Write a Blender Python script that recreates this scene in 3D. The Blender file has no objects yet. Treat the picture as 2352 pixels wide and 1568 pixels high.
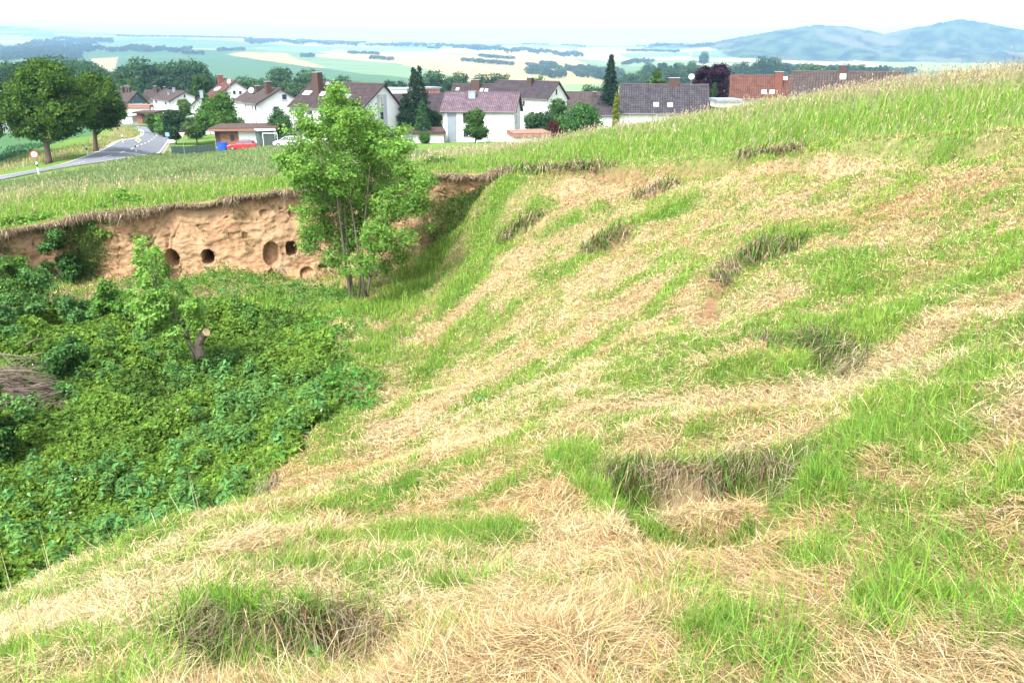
import bpy, math, random, sys
import numpy as np
from mathutils import Vector, Matrix
R = math.radians
PI = math.pi
rng = np.random.default_rng(7)
random.seed(7)
scene = bpy.context.scene
COL = scene.collection

# ------------------------------------------------------------------ camera, sky, sun, exposure
PITCH = R(20.0)
FPX = 1846.0                                  # focal length for a 2352 px wide frame
cam_d = bpy.data.cameras.new('camera')
cam_d.sensor_width = 36.0
cam_d.lens = 36.0 * FPX / 2352.0
cam_d.clip_start = 0.05
cam_d.clip_end = 60000.0
cam = bpy.data.objects.new('camera', cam_d)
COL.objects.link(cam)
cam.location = (0, 0, 0)
cam.rotation_euler = (PI / 2 - PITCH, 0, 0)
scene.camera = cam

SUN_AZ = (-0.48, -0.87)                       # horizontal direction towards the sun
SUN_EL = R(54)
world = bpy.data.worlds.new('World')
scene.world = world
world.use_nodes = True
wn = world.node_tree
for n in list(wn.nodes):
    wn.nodes.remove(n)
wo = wn.nodes.new('ShaderNodeOutputWorld')
wb = wn.nodes.new('ShaderNodeBackground')
wb.inputs['Strength'].default_value = 0.15
sky = wn.nodes.new('ShaderNodeTexSky')
sky.sky_type = 'NISHITA'
sky.sun_disc = False
sky.sun_elevation = SUN_EL
sky.sun_rotation = math.atan2(SUN_AZ[0], SUN_AZ[1]) % (2 * PI)
sky.altitude = 250
sky.air_density = 1.0
sky.dust_density = 4.0
sky.ozone_density = 1.0
hs = wn.nodes.new('ShaderNodeHueSaturation')  # thin white cloud layer: less blue
hs.inputs['Saturation'].default_value = 0.25
hs.inputs['Value'].default_value = 2.2
tcw = wn.nodes.new('ShaderNodeTexCoord'); lift = wn.nodes.new('ShaderNodeVectorMath'); lift.operation = 'ABSOLUTE'
spx = wn.nodes.new('ShaderNodeSeparateXYZ'); cmb = wn.nodes.new('ShaderNodeCombineXYZ')
mad = wn.nodes.new('ShaderNodeMath'); mad.operation = 'MULTIPLY_ADD'; mad.inputs[1].default_value = .8; mad.inputs[2].default_value = .22
wn.links.new(tcw.outputs['Generated'], lift.inputs[0]); wn.links.new(lift.outputs[0], spx.inputs[0]); wn.links.new(spx.outputs['Z'], mad.inputs[0])
spx2 = wn.nodes.new('ShaderNodeSeparateXYZ'); wn.links.new(tcw.outputs['Generated'], spx2.inputs[0])
wn.links.new(spx2.outputs['X'], cmb.inputs['X']); wn.links.new(spx2.outputs['Y'], cmb.inputs['Y']); wn.links.new(mad.outputs[0], cmb.inputs['Z'])
wn.links.new(cmb.outputs[0], sky.inputs['Vector'])                # the cloud veil evens the sky out down to the horizon
wn.links.new(sky.outputs[0], hs.inputs['Color'])
wn.links.new(hs.outputs[0], wb.inputs['Color'])
wn.links.new(wb.outputs[0], wo.inputs['Surface'])

sun_d = bpy.data.lights.new('sun', 'SUN')
sun_d.energy = 3.5
sun_d.angle = R(2.5)
sun_d.color = (1.0, 0.955, 0.88)
sun = bpy.data.objects.new('sun', sun_d)
COL.objects.link(sun)
sdir = Vector((SUN_AZ[0], SUN_AZ[1], 0)).normalized() * math.cos(SUN_EL) + Vector((0, 0, math.sin(SUN_EL)))
sun.rotation_euler = (-sdir).to_track_quat('-Z', 'Y').to_euler()
sun.location = sdir * 300

scene.view_settings.view_transform = 'Standard'
scene.view_settings.look = 'None'
scene.view_settings.exposure = 0.62
scene.view_settings.gamma = 1.0
cy = scene.cycles
cy.max_bounces = 5
cy.diffuse_bounces = 3
cy.glossy_bounces = 2
cy.transmission_bounces = 4
cy.transparent_max_bounces = 6
cy.volume_bounces = 0
cy.caustics_reflective = False
cy.caustics_refractive = False
cy.use_adaptive_sampling = True
cy.adaptive_threshold = 0.02

# ------------------------------------------------------------------ camera geometry used to survey the place
CP, SP = math.cos(PITCH), math.sin(PITCH)
def at(u, v, Y):
    """point at forward distance Y seen at photo position u, v (2352 x 1568 frame)"""
    dx = (u - 1176) / FPX; dy = (784 - v) / FPX
    k = Y / (CP + dy * SP)
    return Vector((dx * k, Y, (-SP + dy * CP) * k))
def ray(u, v):
    dx = (u - 1176) / FPX; dy = (784 - v) / FPX
    return np.array([dx, CP + dy * SP, -SP + dy * CP])

# ------------------------------------------------------------------ noise
_perm = np.random.default_rng(3).integers(0, 2 ** 31, 4096)
def _h(ix, iy, seed):
    return (_perm[(ix * 73 + _perm[(iy * 19 + seed * 131) & 4095]) & 4095] % 65536) / 65535.0
def vnoise(x, y, seed=0):
    x = np.asarray(x, float); y = np.asarray(y, float)
    ix = np.floor(x).astype(np.int64); iy = np.floor(y).astype(np.int64)
    fx = x - ix; fy = y - iy
    fx = fx * fx * (3 - 2 * fx); fy = fy * fy * (3 - 2 * fy)
    a = _h(ix, iy, seed); b = _h(ix + 1, iy, seed); c = _h(ix, iy + 1, seed); d = _h(ix + 1, iy + 1, seed)
    return (a + (b - a) * fx) * (1 - fy) + (c + (d - c) * fx) * fy
def fbm(x, y, octv=4, seed=0):
    s = 0; a = .5; t = 0
    for i in range(octv):
        s = s + a * vnoise(x * 2 ** i + 17.3 * i, y * 2 ** i - 9.1 * i, seed + i); t += a; a *= .55
    return s / t
def sstep(a, b, x):
    t = np.clip((np.asarray(x, float) - a) / (b - a), 0, 1)
    return t * t * (3 - 2 * t)

# ------------------------------------------------------------------ terrain
RIM = [(-900, 760, 19), (-500, 650, 22.5), (-150, 562, 25.7), (0, 530, 27), (120, 508, 28), (170, 494, 28.5), (300, 482, 29),
       (400, 472, 29), (560, 450, 29.5), (650, 436, 30), (760, 418, 30.6), (880, 406, 30.6), (1000, 400, 29.8), (1130, 396, 28.5),
       (1250, 384, 27), (1400, 377, 25.5), (1550, 366, 24), (1700, 352, 22.5), (1850, 338, 21), (2000, 324, 19.5),
       (2200, 310, 17.6), (2352, 300, 16), (2700, 290, 13.5), (3300, 290, 10.5)]
RIMP = np.array([tuple(at(*p)) for p in RIM])
RIMP = np.vstack([RIMP, [(22, 2, .3), (26, -12, 1.0)]])
rim_u = np.array([p[0] for p in RIM] + [4000, 5000], float)
PITP = [(-900, 900, 18.4), (-500, 780, 21.5), (-150, 680, 25),
    (0, 1568, 2.6), (0, 1480, 3.4), (0, 1405, 4.6), (0, 1385, 8.6), (0, 1250, 11), (0, 1100, 13.5), (0, 1000, 15.5), (0, 900, 18), (0, 800, 21), (0, 700, 25), (0, 650, 27),
    (300, 1568, 2.3), (300, 1400, 3.4), (300, 1290, 4.8), (300, 1240, 10.2), (300, 1100, 13.3), (300, 950, 16.8), (300, 850, 19.8), (300, 750, 24), (300, 690, 26.5), (300, 640, 28.6),
    (550, 1568, 2.1), (550, 1400, 3.1), (550, 1250, 4.5), (550, 1175, 5.9), (560, 1120, 10.8), (560, 1000, 14.5), (560, 900, 17.5), (560, 800, 21), (560, 700, 25.5), (560, 650, 28.3),
    (700, 1250, 4.6), (700, 1170, 5.9), (720, 1130, 7.6), (720, 1060, 10.5), (730, 950, 13.5), (770, 800, 18.5), (850, 700, 24.5), (830, 660, 27.3), (700, 660, 28.8),
    (950, 600, 28.5), (1000, 640, 25.8), (1080, 480, 28), (1110, 430, 28.2), (900, 780, 20), (950, 900, 15), (950, 1050, 10), (950, 1200, 5.2), (950, 1400, 3), (950, 1568, 2),
    (1176, 1000, 8.3), (1176, 850, 13), (1176, 700, 18.5), (1176, 560, 23.5), (1176, 450, 26), (1176, 1200, 4.4), (1176, 1400, 2.8), (1176, 1568, 1.95),
    (1450, 1568, 1.95), (1450, 1300, 3.3), (1450, 1000, 6.2), (1450, 850, 9.5), (1450, 700, 14), (1450, 550, 19.5), (1450, 440, 23.5),
    (1750, 1568, 1.9), (1750, 1300, 3.1), (1750, 1000, 5.3), (1750, 850, 7.5), (1750, 700, 10.5), (1750, 550, 15), (1750, 440, 19),
    (2050, 1568, 1.8), (2050, 1300, 2.8), (2050, 1000, 4.5), (2050, 800, 6.5), (2050, 650, 9.3), (2050, 500, 13.5), (2050, 400, 17),
    (2352, 1568, 1.7), (2352, 1300, 2.6), (2352, 1000, 3.9), (2352, 800, 5.2), (2352, 650, 7.2), (2352, 500, 10.5), (2352, 400, 13.2)]
PITW = [(0, 0, -1.62), (-3, 0, -2.2), (3, 0, -1.5), (6, 3, -1.5), (0, -5, -1.0), (-6, -3, -2.8), (6, -5, -.7), (-10, 3, -6.6), (-14, 8, -7.4), (-22, 12, -7.6), (10, 7, -1.3), (15, 3, -.6)]
TOPP = [(0, 478, 36), (0, 435, 60), (0, 415, 85), (0, 404, 98), (0, 340, 128),
        (300, 415, 50), (300, 380, 80), (300, 350, 112), (300, 330, 130), (600, 400, 46), (600, 362, 80), (600, 344, 112), (600, 333, 140),
        (900, 385, 40), (900, 350, 85), (900, 328, 130), (1100, 366, 40), (1100, 346, 65), (1100, 332, 105), (1100, 328, 128),
        (1400, 345, 31), (1400, 306, 38), (1700, 304, 30), (1700, 259, 38), (2000, 260, 28), (2000, 215, 38), (2352, 240, 24), (2352, 182, 35),
        (2700, 230, 22), (2700, 170, 34)]
TOPW = [(10, 60, -6.6), (19, 60, -5.0), (35, 60, -4.0), (60, 60, -3), (17, 100, -12), (35, 100, -10), (55, 100, -9), (30, 120, -13.5), (45, 130, -14.5),
        (0, 150, -15.0), (30, 160, -16), (60, 150, -15), (90, 100, -8), (60, 30, 0.5), (30, 12, .8), (100, 50, 0), (-60, 30, -8.5), (-90, 60, -14), (-85, 110, -17.5),
        (-60, 165, -17.3), (-100, 190, -18.5), (-110, 130, -18), (-40, 210, -18.5), (-120, 240, -20), (0, 250, -19), (90, 250, -19), (-30, 150, -15.6), (-55, 130, -15.8), (200, 250, -18), (200, 100, -8), (-200, 200, -22), (40, -30, 3), (-60, -20, -6), (0, -60, 2)]

def warp(x, y):
    r = np.hypot(x, y) + 1e-9
    k = np.arcsinh(r / 4.0) / r
    return x * k, y * k
class TPS:
    def __init__(self, P, lam):
        P = np.asarray(P, float)
        a, b = warp(P[:, 0], P[:, 1])
        self.c = np.stack([a, b], 1); n = len(a)
        K = self.k(np.hypot(a[:, None] - a, b[:, None] - b)) + lam * np.eye(n)
        Q = np.stack([np.ones(n), a, b], 1)
        M = np.zeros((n + 3, n + 3)); M[:n, :n] = K; M[:n, n:] = Q; M[n:, :n] = Q.T
        # work on z/(distance scale) so that near and far fit alike in the view
        self.s = lambda r: np.sqrt(1 + (r / 5.0) ** 2)
        z = P[:, 2] / self.s(np.hypot(P[:, 0], P[:, 1]))
        self.w = np.linalg.solve(M, np.concatenate([z, np.zeros(3)]))
    @staticmethod
    def k(r):
        return np.where(r > 1e-9, r * r * np.log(np.maximum(r, 1e-9)), 0)
    def __call__(self, x, y):
        x = np.asarray(x, float); y = np.asarray(y, float); sh = x.shape
        x = x.ravel(); y = y.ravel(); out = np.empty(len(x)); n = len(self.c)
        for i in range(0, len(x), 20000):
            a, b = warp(x[i:i + 20000], y[i:i + 20000])
            K = self.k(np.hypot(a[:, None] - self.c[:, 0], b[:, None] - self.c[:, 1]))
            out[i:i + 20000] = K @ self.w[:n] + self.w[n] + self.w[n + 1] * a + self.w[n + 2] * b
        return (out * self.s(np.hypot(x, y))).reshape(sh)
_slope_rim = RIMP[14:]
_floor_rim = [tuple(at(*p)) for p in [(400, 645, 29), (170, 640, 28.5), (880, 600, 30.2), (1000, 560, 29.6), (1060, 500, 28.9)]]
_floor_rim = _floor_rim + [(p[0] * 1.02, p[1] + 4.5, p[2] - .3) for p in _floor_rim[:4]] + [(p.x, p.y + 4.5, p.z - .3) for p in (at(650, 655, 29), at(0, 650, 27), at(-500, 780, 21.5), at(550, 650, 29))]
TB = TPS(np.vstack([[tuple(at(*p)) for p in PITP], PITW, _slope_rim, _floor_rim]), 1e-4)
TA = TPS(np.vstack([RIMP, [tuple(at(*p)) for p in TOPP], TOPW]), 1e-4)

_arc = np.concatenate([[0], np.cumsum(np.hypot(*np.diff(RIMP[:, :2], axis=0).T))])
def rim_dist(x, y):
    """signed distance to the pit rim (positive outside the pit) and rim position u"""
    x = np.asarray(x, float); y = np.asarray(y, float)
    best = np.full(x.shape, 1e9); sg = np.ones(x.shape); uu = np.zeros(x.shape)
    for i in range(len(RIMP) - 1):
        ax, ay = RIMP[i, :2]; bx, by = RIMP[i + 1, :2]
        ex, ey = bx - ax, by - ay; l2 = ex * ex + ey * ey
        t = np.clip(((x - ax) * ex + (y - ay) * ey) / l2, 0, 1)
        dx = x - ax - ex * t; dy = y - ay - ey * t
        d = np.hypot(dx, dy); m = d < best - 1e-9
        best = np.where(m, d, best)
        sg = np.where(m, np.sign(ex * dy - ey * dx), sg)
        uu = np.where(m, rim_u[i] + (rim_u[i + 1] - rim_u[i]) * t, uu)
    return best * np.where(sg == 0, 1, sg), uu

# far country: heights given by where things stand against the horizon
_fr = np.array([250, 450, 700, 1000, 1500, 2100, 2900, 4000, 5500, 7000, 9500], float)
_fu = np.array([-600, 0, 400, 1000, 1500, 1900, 2352, 3000], float)
_fv = {-600: [190, 165, 145, 120, 100, 85, 62, 70], 0: [190, 165, 143, 122, 101, 85, 60, 70], 400: [200, 185, 155, 122, 101, 90, 84, 86],
       1000: [203, 185, 160, 138, 118, 105, 101, 103], 1500: [200, 180, 163, 143, 125, 111, 107, 109],
       1900: [190, 177, 163, 150, 138, 126, 118, 116], 2352: [195, 180, 168, 157, 146, 128, 118, 116], 3000: [195, 180, 168, 157, 146, 128, 118, 116]}
_ft = (_fu - 1176) / FPX / (CP + 0.36 * SP)
_fz = np.array([[-19, -31, -41] + [at(1176, v, r).z for v, r in zip(_fv[int(u)], _fr[3:])] for u in _fu])
_mt_u = np.array([1480, 1560, 1700, 1780, 1870, 1950, 2030, 2100, 2150, 2200, 2260, 2352, 2500, 2700, 3000, 3400], float)
_mt_v = np.array([112, 104, 86, 70, 57, 62, 78, 62, 53, 43, 54, 72, 88, 98, 104, 110], float)
_mt_t = (_mt_u - 1176) / FPX / (CP + 0.37 * SP)
MR = 4900.0
_mt_z = np.array([at(1176, v, MR).z for v in _mt_v])
def far_z(x, y):
    r = np.hypot(x, y); yy = np.maximum(y, r * .25); t = x / yy; lr = np.log(np.clip(yy, 200, 9500))
    cols = np.stack([np.interp(lr, np.log(_fr), _fz[i]) for i in range(len(_fu))])
    ti = np.clip(np.interp(t, _ft, np.arange(len(_ft))), 0, len(_ft) - 1.001)
    i = ti.astype(int); f = ti - i; f = f * f * (3 - 2 * f)
    k = np.arange(len(i))
    z = cols[i, k] * (1 - f) + cols[i + 1, k] * f
    top = np.interp(t, _mt_t, _mt_z)
    spur = (fbm(x / 500, y / 900, 4, 40) - .5)
    g = np.exp(-((yy - MR - 100) / (560 + 350 * spur)) ** 2) * sstep(_mt_t[0], _mt_t[2], t)
    z = z * (1 - g) + (top + 0) * g + 90 * spur * g * (1 - g) * 2
    wood = mtn_mask(x, y)
    z = z + wood * ((fbm(x / 24, y / 24, 3, 50) - .35) * 20 + (fbm(x / 160, y / 260, 3, 51) - .5) * 70 * sstep(0, 400, yy_(x, y) - 3600) * (1 - g) - 3)
    z = z + sstep(400, 900, r) * (fbm(x / 400, y / 400, 3, 60) - .5) * 10 * (1 - wood)
    return z
def yy_(x, y): return np.maximum(y, np.hypot(x, y) * .25)
def mtn_mask(x, y):
    r = np.hypot(x, y); yy = np.maximum(y, r * .25); t = x / yy
    lim = np.interp(t, _mt_t[[0, 1, 2, 4, 8, 11]], [5600, 5200, 3700, 3500, 3650, 3750]) + (fbm(x / 260, y / 260, 3, 41) - .5) * 500
    return sstep(0, 60, yy - lim) * (t > _mt_t[0]) * (yy < 6500)

def H0(x, y):
    x = np.asarray(x, float); y = np.asarray(y, float); sh = x.shape
    x = x.ravel(); y = y.ravel(); r = np.hypot(x, y)
    z = np.zeros(len(x))
    near = r < 420
    if near.any():
        xa, ya = x[near], y[near]
        zt = TA(xa, ya)
        m = np.hypot(xa, ya) < 75
        if m.any():
            d, u = rim_dist(xa[m], ya[m])
            c = 1 - sstep(1130, 1190, u)
            c0 = 2.55 * c; w = .3 * c + 1.3 * (1 - c)
            k = sstep(-w, w, d - c0)
            zb = TB(xa[m], ya[m]); zb = np.where(d > 0, np.minimum(zb, zt[m]), zb)
            zt[m] = zt[m] * k + zb * (1 - k)
        z[near] = zt
    f = sstep(170, 330, r)
    fm = f > 0
    if fm.any():
        z[fm] = z[fm] * (1 - f[fm]) + far_z(x[fm], y[fm]) * f[fm]
    return z.reshape(sh)

# polar ground sheet
NR = 1050
_rr = np.concatenate([[0.25], np.geomspace(0.3, 9800, NR)])
_ph = np.unique(np.concatenate([np.linspace(-180, -48, 90), np.linspace(-48, -36, 50), np.linspace(-36, 36, 860), np.linspace(36, 48, 50), np.linspace(48, 180, 90)]))
_phr = np.radians(_ph)                        # azimuth from +Y, clockwise
GX = _rr[:, None] * np.sin(_phr)[None]
GY = _rr[:, None] * np.cos(_phr)[None]
GZ = H0(GX, GY)
def lookup(G, x, y):
    x = np.asarray(x, float); y = np.asarray(y, float)
    r = np.clip(np.hypot(x, y), .26, 9700); p = np.arctan2(x, y)
    a = np.interp(np.log(r), np.log(_rr), np.arange(len(_rr))); b = np.interp(p, _phr, np.arange(len(_phr)))
    i = np.minimum(a.astype(int), len(_rr) - 2); j = np.minimum(b.astype(int), len(_phr) - 2); fa = a - i; fb = b - j
    return (G[i, j] * (1 - fa) + G[i + 1, j] * fa) * (1 - fb) + (G[i, j + 1] * (1 - fa) + G[i + 1, j + 1] * fa) * fb
_Ys = np.geomspace(1.3, 9000, 5000)
def hit(u, v, G=None, ymin=0):
    """where the sight line of a survey point meets the ground"""
    d = ray(u, v); x = d[0] / d[1] * _Ys; z = d[2] / d[1] * _Ys
    g = lookup(GZ if G is None else G, x, _Ys)
    k = np.where((z < g) & (_Ys > ymin))[0]
    i = k[0] if len(k) else np.argmin(np.abs(z - g) + (_Ys < 3000) * 1e6)
    return np.array([x[i], _Ys[i], g[i]])

def poly_of(pts):
    return np.array([hit(*p)[:2] if len(p) == 2 else np.array(at(*p))[:2] for p in pts])
def inside(poly, x, y):
    c = np.zeros(np.shape(x), bool); n = len(poly)
    for i in range(n):
        x1, y1 = poly[i]; x2, y2 = poly[(i + 1) % n]
        if y1 == y2: continue
        c ^= ((y1 > y) != (y2 > y)) & (x < (x2 - x1) * (y - y1) / (y2 - y1) + x1)
    return c
def edge_dist(poly, x, y, closed=True):
    best = np.full(np.shape(x), 1e9); n = len(poly)
    for i in range(n if closed else n - 1):
        ax, ay = poly[i]; bx, by = poly[(i + 1) % n]
        ex, ey = bx - ax, by - ay; l2 = ex * ex + ey * ey + 1e-12
        t = np.clip(((x - ax) * ex + (y - ay) * ey) / l2, 0, 1)
        best = np.minimum(best, np.hypot(x - ax - ex * t, y - ay - ey * t))
    return best
def softin(poly, x, y, w):
    d = edge_dist(poly, x, y); s = np.where(inside(poly, x, y), d, -d)
    return sstep(-w, w, s)
class Stroke:
    """a patch of ground along a line; width in metres on the ground"""
    def __init__(self, pts, wpx, amt, hard=2.0):
        P = [hit(*p) for p in pts]; self.P = np.array([p[:2] for p in P])
        self.w = np.mean([wpx * np.linalg.norm(p) / FPX * (1.0 + .12 * np.linalg.norm(p) ** .5) for p in P]); self.a = amt; self.h = hard
        if len(pts) == 1: self.P = np.vstack([self.P, self.P + .01])
        self.lo = self.P.min(0) - self.w * 3.5; self.hi = self.P.max(0) + self.w * 3.5
    def add(self, F, x, y, mode='add'):
        m = (x > self.lo[0]) & (x < self.hi[0]) & (y > self.lo[1]) & (y < self.hi[1])
        if not m.any(): return
        xx = x[m]; yy = y[m]
        d = edge_dist(self.P, xx, yy, False) + (fbm(xx / self.w * .9, yy / self.w * .9, 3, 5) - .5) * self.w * 1.1
        F[m] += self.a * np.exp(-np.maximum(d, 0) ** self.h / self.w ** self.h)

BRAMBLE = poly_of([(-500, 1500, 6.8), (0, 1400, 8.2), (130, 1330, 8.8), (300, 1250, 9.9), (430, 1190, 10.3), (560, 1120, 10.8), (650, 1085, 11.0), (700, 1035), (738, 950), (752, 880), (745, 820), (770, 770), (700, 735), (600, 725), (480, 712), (300, 705), (120, 715), (-60, 730), (-400, 830), (-900, 1100)])
HOLLOW = [(poly_of(p), de, w) for p, de, w in [
    ([(1385, 1085), (1450, 1058), (1560, 1064), (1640, 1062), (1700, 1038), (1790, 1030), (1858, 1036), (1868, 1080), (1830, 1160), (1770, 1262), (1660, 1292), (1540, 1284), (1440, 1222), (1410, 1140)], .48, .06),
    ([(1835, 790), (1890, 772), (1960, 780), (1985, 810), (1950, 850), (1880, 850)], .42, .12), ([(1730, 800), (1790, 795), (1820, 815), (1780, 830)], .18, .12),
    ([(370, 1460), (470, 1415), (640, 1432), (800, 1405), (930, 1440), (960, 1500), (900, 1600), (400, 1620)], .26, .07),
    ([(1580, 750), (1635, 668), (1685, 602), (1750, 570), (1850, 560), (1850, 600), (1770, 640), (1710, 715), (1650, 770)], .34, .16),
    ([(1340, 575), (1380, 545), (1450, 522), (1470, 545), (1400, 590)], .30, .15),
    ([(550, 1110), (600, 1098), (640, 1110), (630, 1140), (570, 1145)], .3, .08), ([(2270, 700), (2320, 650), (2352, 640), (2352, 720)], .2, .12), ([(1140, 565), (1200, 510), (1250, 500), (1200, 560)], .25, .15),
    ([(1450, 440), (1560, 395), (1590, 405), (1500, 450)], .25, .2), ([(1080, 450), (1120, 430), (1150, 440), (1100, 480)], .3, .2)]]
EDGES = [[(1385, 1088), (1450, 1058), (1560, 1064), (1640, 1062), (1700, 1038), (1790, 1030), (1858, 1036), (1868, 1075)], [(1835, 792), (1890, 772), (1960, 780), (1985, 808)], [(370, 1460), (470, 1415), (640, 1432), (800, 1405), (930, 1440)],
         [(1640, 665), (1685, 602), (1750, 570), (1850, 560)], [(1340, 575), (1380, 545), (1450, 522)], [(550, 1112), (600, 1098), (640, 1110)], [(1450, 440), (1560, 395)], [(1145, 560), (1200, 510), (1250, 500)], [(1725, 805), (1790, 797)]]
EDGES = [poly_of(p) for p in EDGES] + [RIMP[13:16, :2] - [0, .05], RIMP[17:19, :2] - [0, .05]]
mounds = [Stroke(p, w, a, 2.2 if a > .3 else 2.0) for p, w, a in [([(1560, 1160), (1600, 1155), (1660, 1158)], 112, .42), ([(1500, 985), (1700, 965)], 40, .10), ([(1240, 1110)], 70, .08), ([(1280, 1500)], 90, .08), ([(1970, 1070)], 60, .06),
    ([(1750, 560), (1830, 540)], 20, .2), ([(1680, 870), (1850, 860)], 50, .1)]]

def shape_ground(x, y, Z, r, d, U_now):
    """hollows, mounds and small relief of the pit"""
    for P, de, w in HOLLOW:
        lo = P.min(0) - 1; hi = P.max(0) + 1; m = (x > lo[0]) & (x < hi[0]) & (y > lo[1]) & (y < hi[1])
        if m.any():
            xx = x[m] + (fbm(x[m] / .25, y[m] / .25, 3, 6) - .5) * w * 2.5; yy = y[m] + (fbm(x[m] / .25, y[m] / .25, 3, 7) - .5) * w * 2.5
            back = np.clip((yy - P[:, 1].min()) / (P[:, 1].max() - P[:, 1].min()), 0, 1)
            dd = edge_dist(P, xx, yy); sd_ = np.where(inside(P, xx, yy), dd, -dd); ww = w * (1 + 1.3 * (1 - back)); Z[m] -= sstep(0, 1, (sd_ + w) / (2 * ww)) * de * (.85 + .15 * back)
    rimb = sstep(1150, 1260, U_now) * (1 - sstep(2250, 2500, U_now)) * sstep(.30, .62, fbm(x / 1.6, y / 1.6, 3, 17))
    Z -= .42 * rimb * sstep(-.02, -.30, d) * sstep(-3.2, -.5, d)
    for s in mounds: s.add(Z, x, y)
    pit = sstep(.5, -.5, d)
    q_ = x * .75 + y * .66; p_ = -x * .66 + y * .75
    n = ((fbm(x / 1.5, y / 1.5, 4, 11) - .5) * .34 + (fbm(q_ / 1.1, p_ / 3.0, 3, 15) - .5) * .30 + (fbm(x / 4, y / 4, 3, 16) - .5) * .5) * sstep(2, 9, r) + (fbm(x / .45, y / .45, 3, 13) - .5) * .11
    Z += n * pit
    Z += (1 - pit) * sstep(.5, 6, d) * (fbm(x / 3, y / 3, 3, 12) - .5) * .3
    bm = softin(BRAMBLE, x + (fbm(x / .9, y / .9, 3, 8) - .5) * 1.5, y + (fbm(x / .9, y / .9, 3, 9) - .5) * 1.5, .6)
    Z -= .42 * bm
    return bm
nm = _rr < 90
nx, ny = GX[nm], GY[nm]
nd, nu = rim_dist(nx, ny)
_z = GZ[nm].copy()
nbm = shape_ground(nx, ny, _z, np.hypot(nx, ny), nd, nu)
GZ[nm] = _z
def gz(x, y):
    return lookup(GZ, x, y)
D_G = np.full(GX.shape, 60.0); D_G[nm] = nd
U_G = np.zeros(GX.shape); U_G[nm] = nu
B_G = np.zeros(GX.shape); B_G[nm] = nbm
def top_z(x, y):
    """ground height, with the turf shelf on top of the cliff"""
    x = np.asarray(x, float); y = np.asarray(y, float)
    z = gz(x, y); d = lookup(D_G, x, y); u = lookup(U_G, x, y)
    m = (d > -.02) & (d < 3.3) & (u < 1140)
    if m.any(): z = z.copy(); z[m] = TA(x[m], y[m]) + .05
    return z

# ------------------------------------------------------------------ what grows where
GS = [Stroke(p, w, a) for p, w, a in [
    ([(1440, 1120), (1450, 1215), (1530, 1272), (1710, 1272), (1800, 1215), (1830, 1110)], 28, 1.7),
    ([(1190, 400), (1130, 480), (1095, 560), (1040, 690)], 34, .75), ([(1080, 470), (1010, 580), (910, 680), (850, 720)], 38, .9),
    ([(1250, 470), (1150, 560), (1080, 650)], 24, .6), ([(1570, 460), (1400, 545), (1330, 605), (1250, 625)], 26, .6), ([(1380, 480), (1270, 520), (1190, 560)], 22, .5),
    ([(1900, 530), (1700, 560), (1560, 640), (1480, 745), (1250, 860), (1060, 940)], 20, .6), ([(1920, 600), (2010, 690)], 60, .6), ([(1750, 750), (1900, 735), (2080, 735)], 40, .55),
    ([(1500, 810), (1900, 765), (2150, 700), (2352, 600)], 30, .5), ([(1900, 810)], 75, .8), ([(1350, 900), (1600, 860), (1850, 870)], 60, .35), ([(1320, 970), (1900, 950)], 36, .35),
    ([(2050, 900), (1980, 1020), (1900, 1110)], 45, .7), ([(2352, 760), (2200, 900), (2150, 1100), (2100, 1300)], 50, .3), ([(2300, 1100), (2250, 1350), (2300, 1500)], 70, .22),
    ([(1560, 1330), (1640, 1450), (1700, 1540)], 70, .3), ([(1800, 1330), (1950, 1250)], 60, .5), ([(2060, 1390), (2000, 1420)], 60, .7),
    ([(1290, 1040), (1390, 1150), (1450, 1225), (1580, 1262), (1740, 1245), (1840, 1170)], 42, 1.2), ([(1420, 1085), (1600, 1070), (1800, 1075)], 18, .8), ([(1500, 1000), (1700, 985)], 34, .5),
    ([(60, 1410), (300, 1330), (480, 1290)], 26, .6), ([(760, 1170), (850, 1140), (1000, 1090), (1200, 1000)], 26, .7), ([(950, 1240), (1160, 1240)], 50, .6),
    ([(450, 1430), (520, 1440)], 45, .8), ([(620, 1480), (800, 1460)], 50, .4), ([(330, 1500), (600, 1540)], 50, .45), ([(740, 1250), (620, 1210)], 30, .5),
    ([(1250, 400), (1500, 395), (1800, 360), (2080, 335), (2352, 325)], 16, .6), ([(2150, 480), (2190, 440)], 24, .5), ([(1500, 500), (1560, 480)], 16, .5), ([(900, 760), (830, 850), (780, 950), (740, 1060)], 30, .5), ([(1100, 700), (1000, 830), (900, 960)], 16, .4),
    ([(2330, 540), (2270, 640)], 40, .5), ([(1720, 610), (1700, 660)], 20, .4), ([(650, 700), (480, 715), (740, 720)], 26, .6)]]
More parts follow.
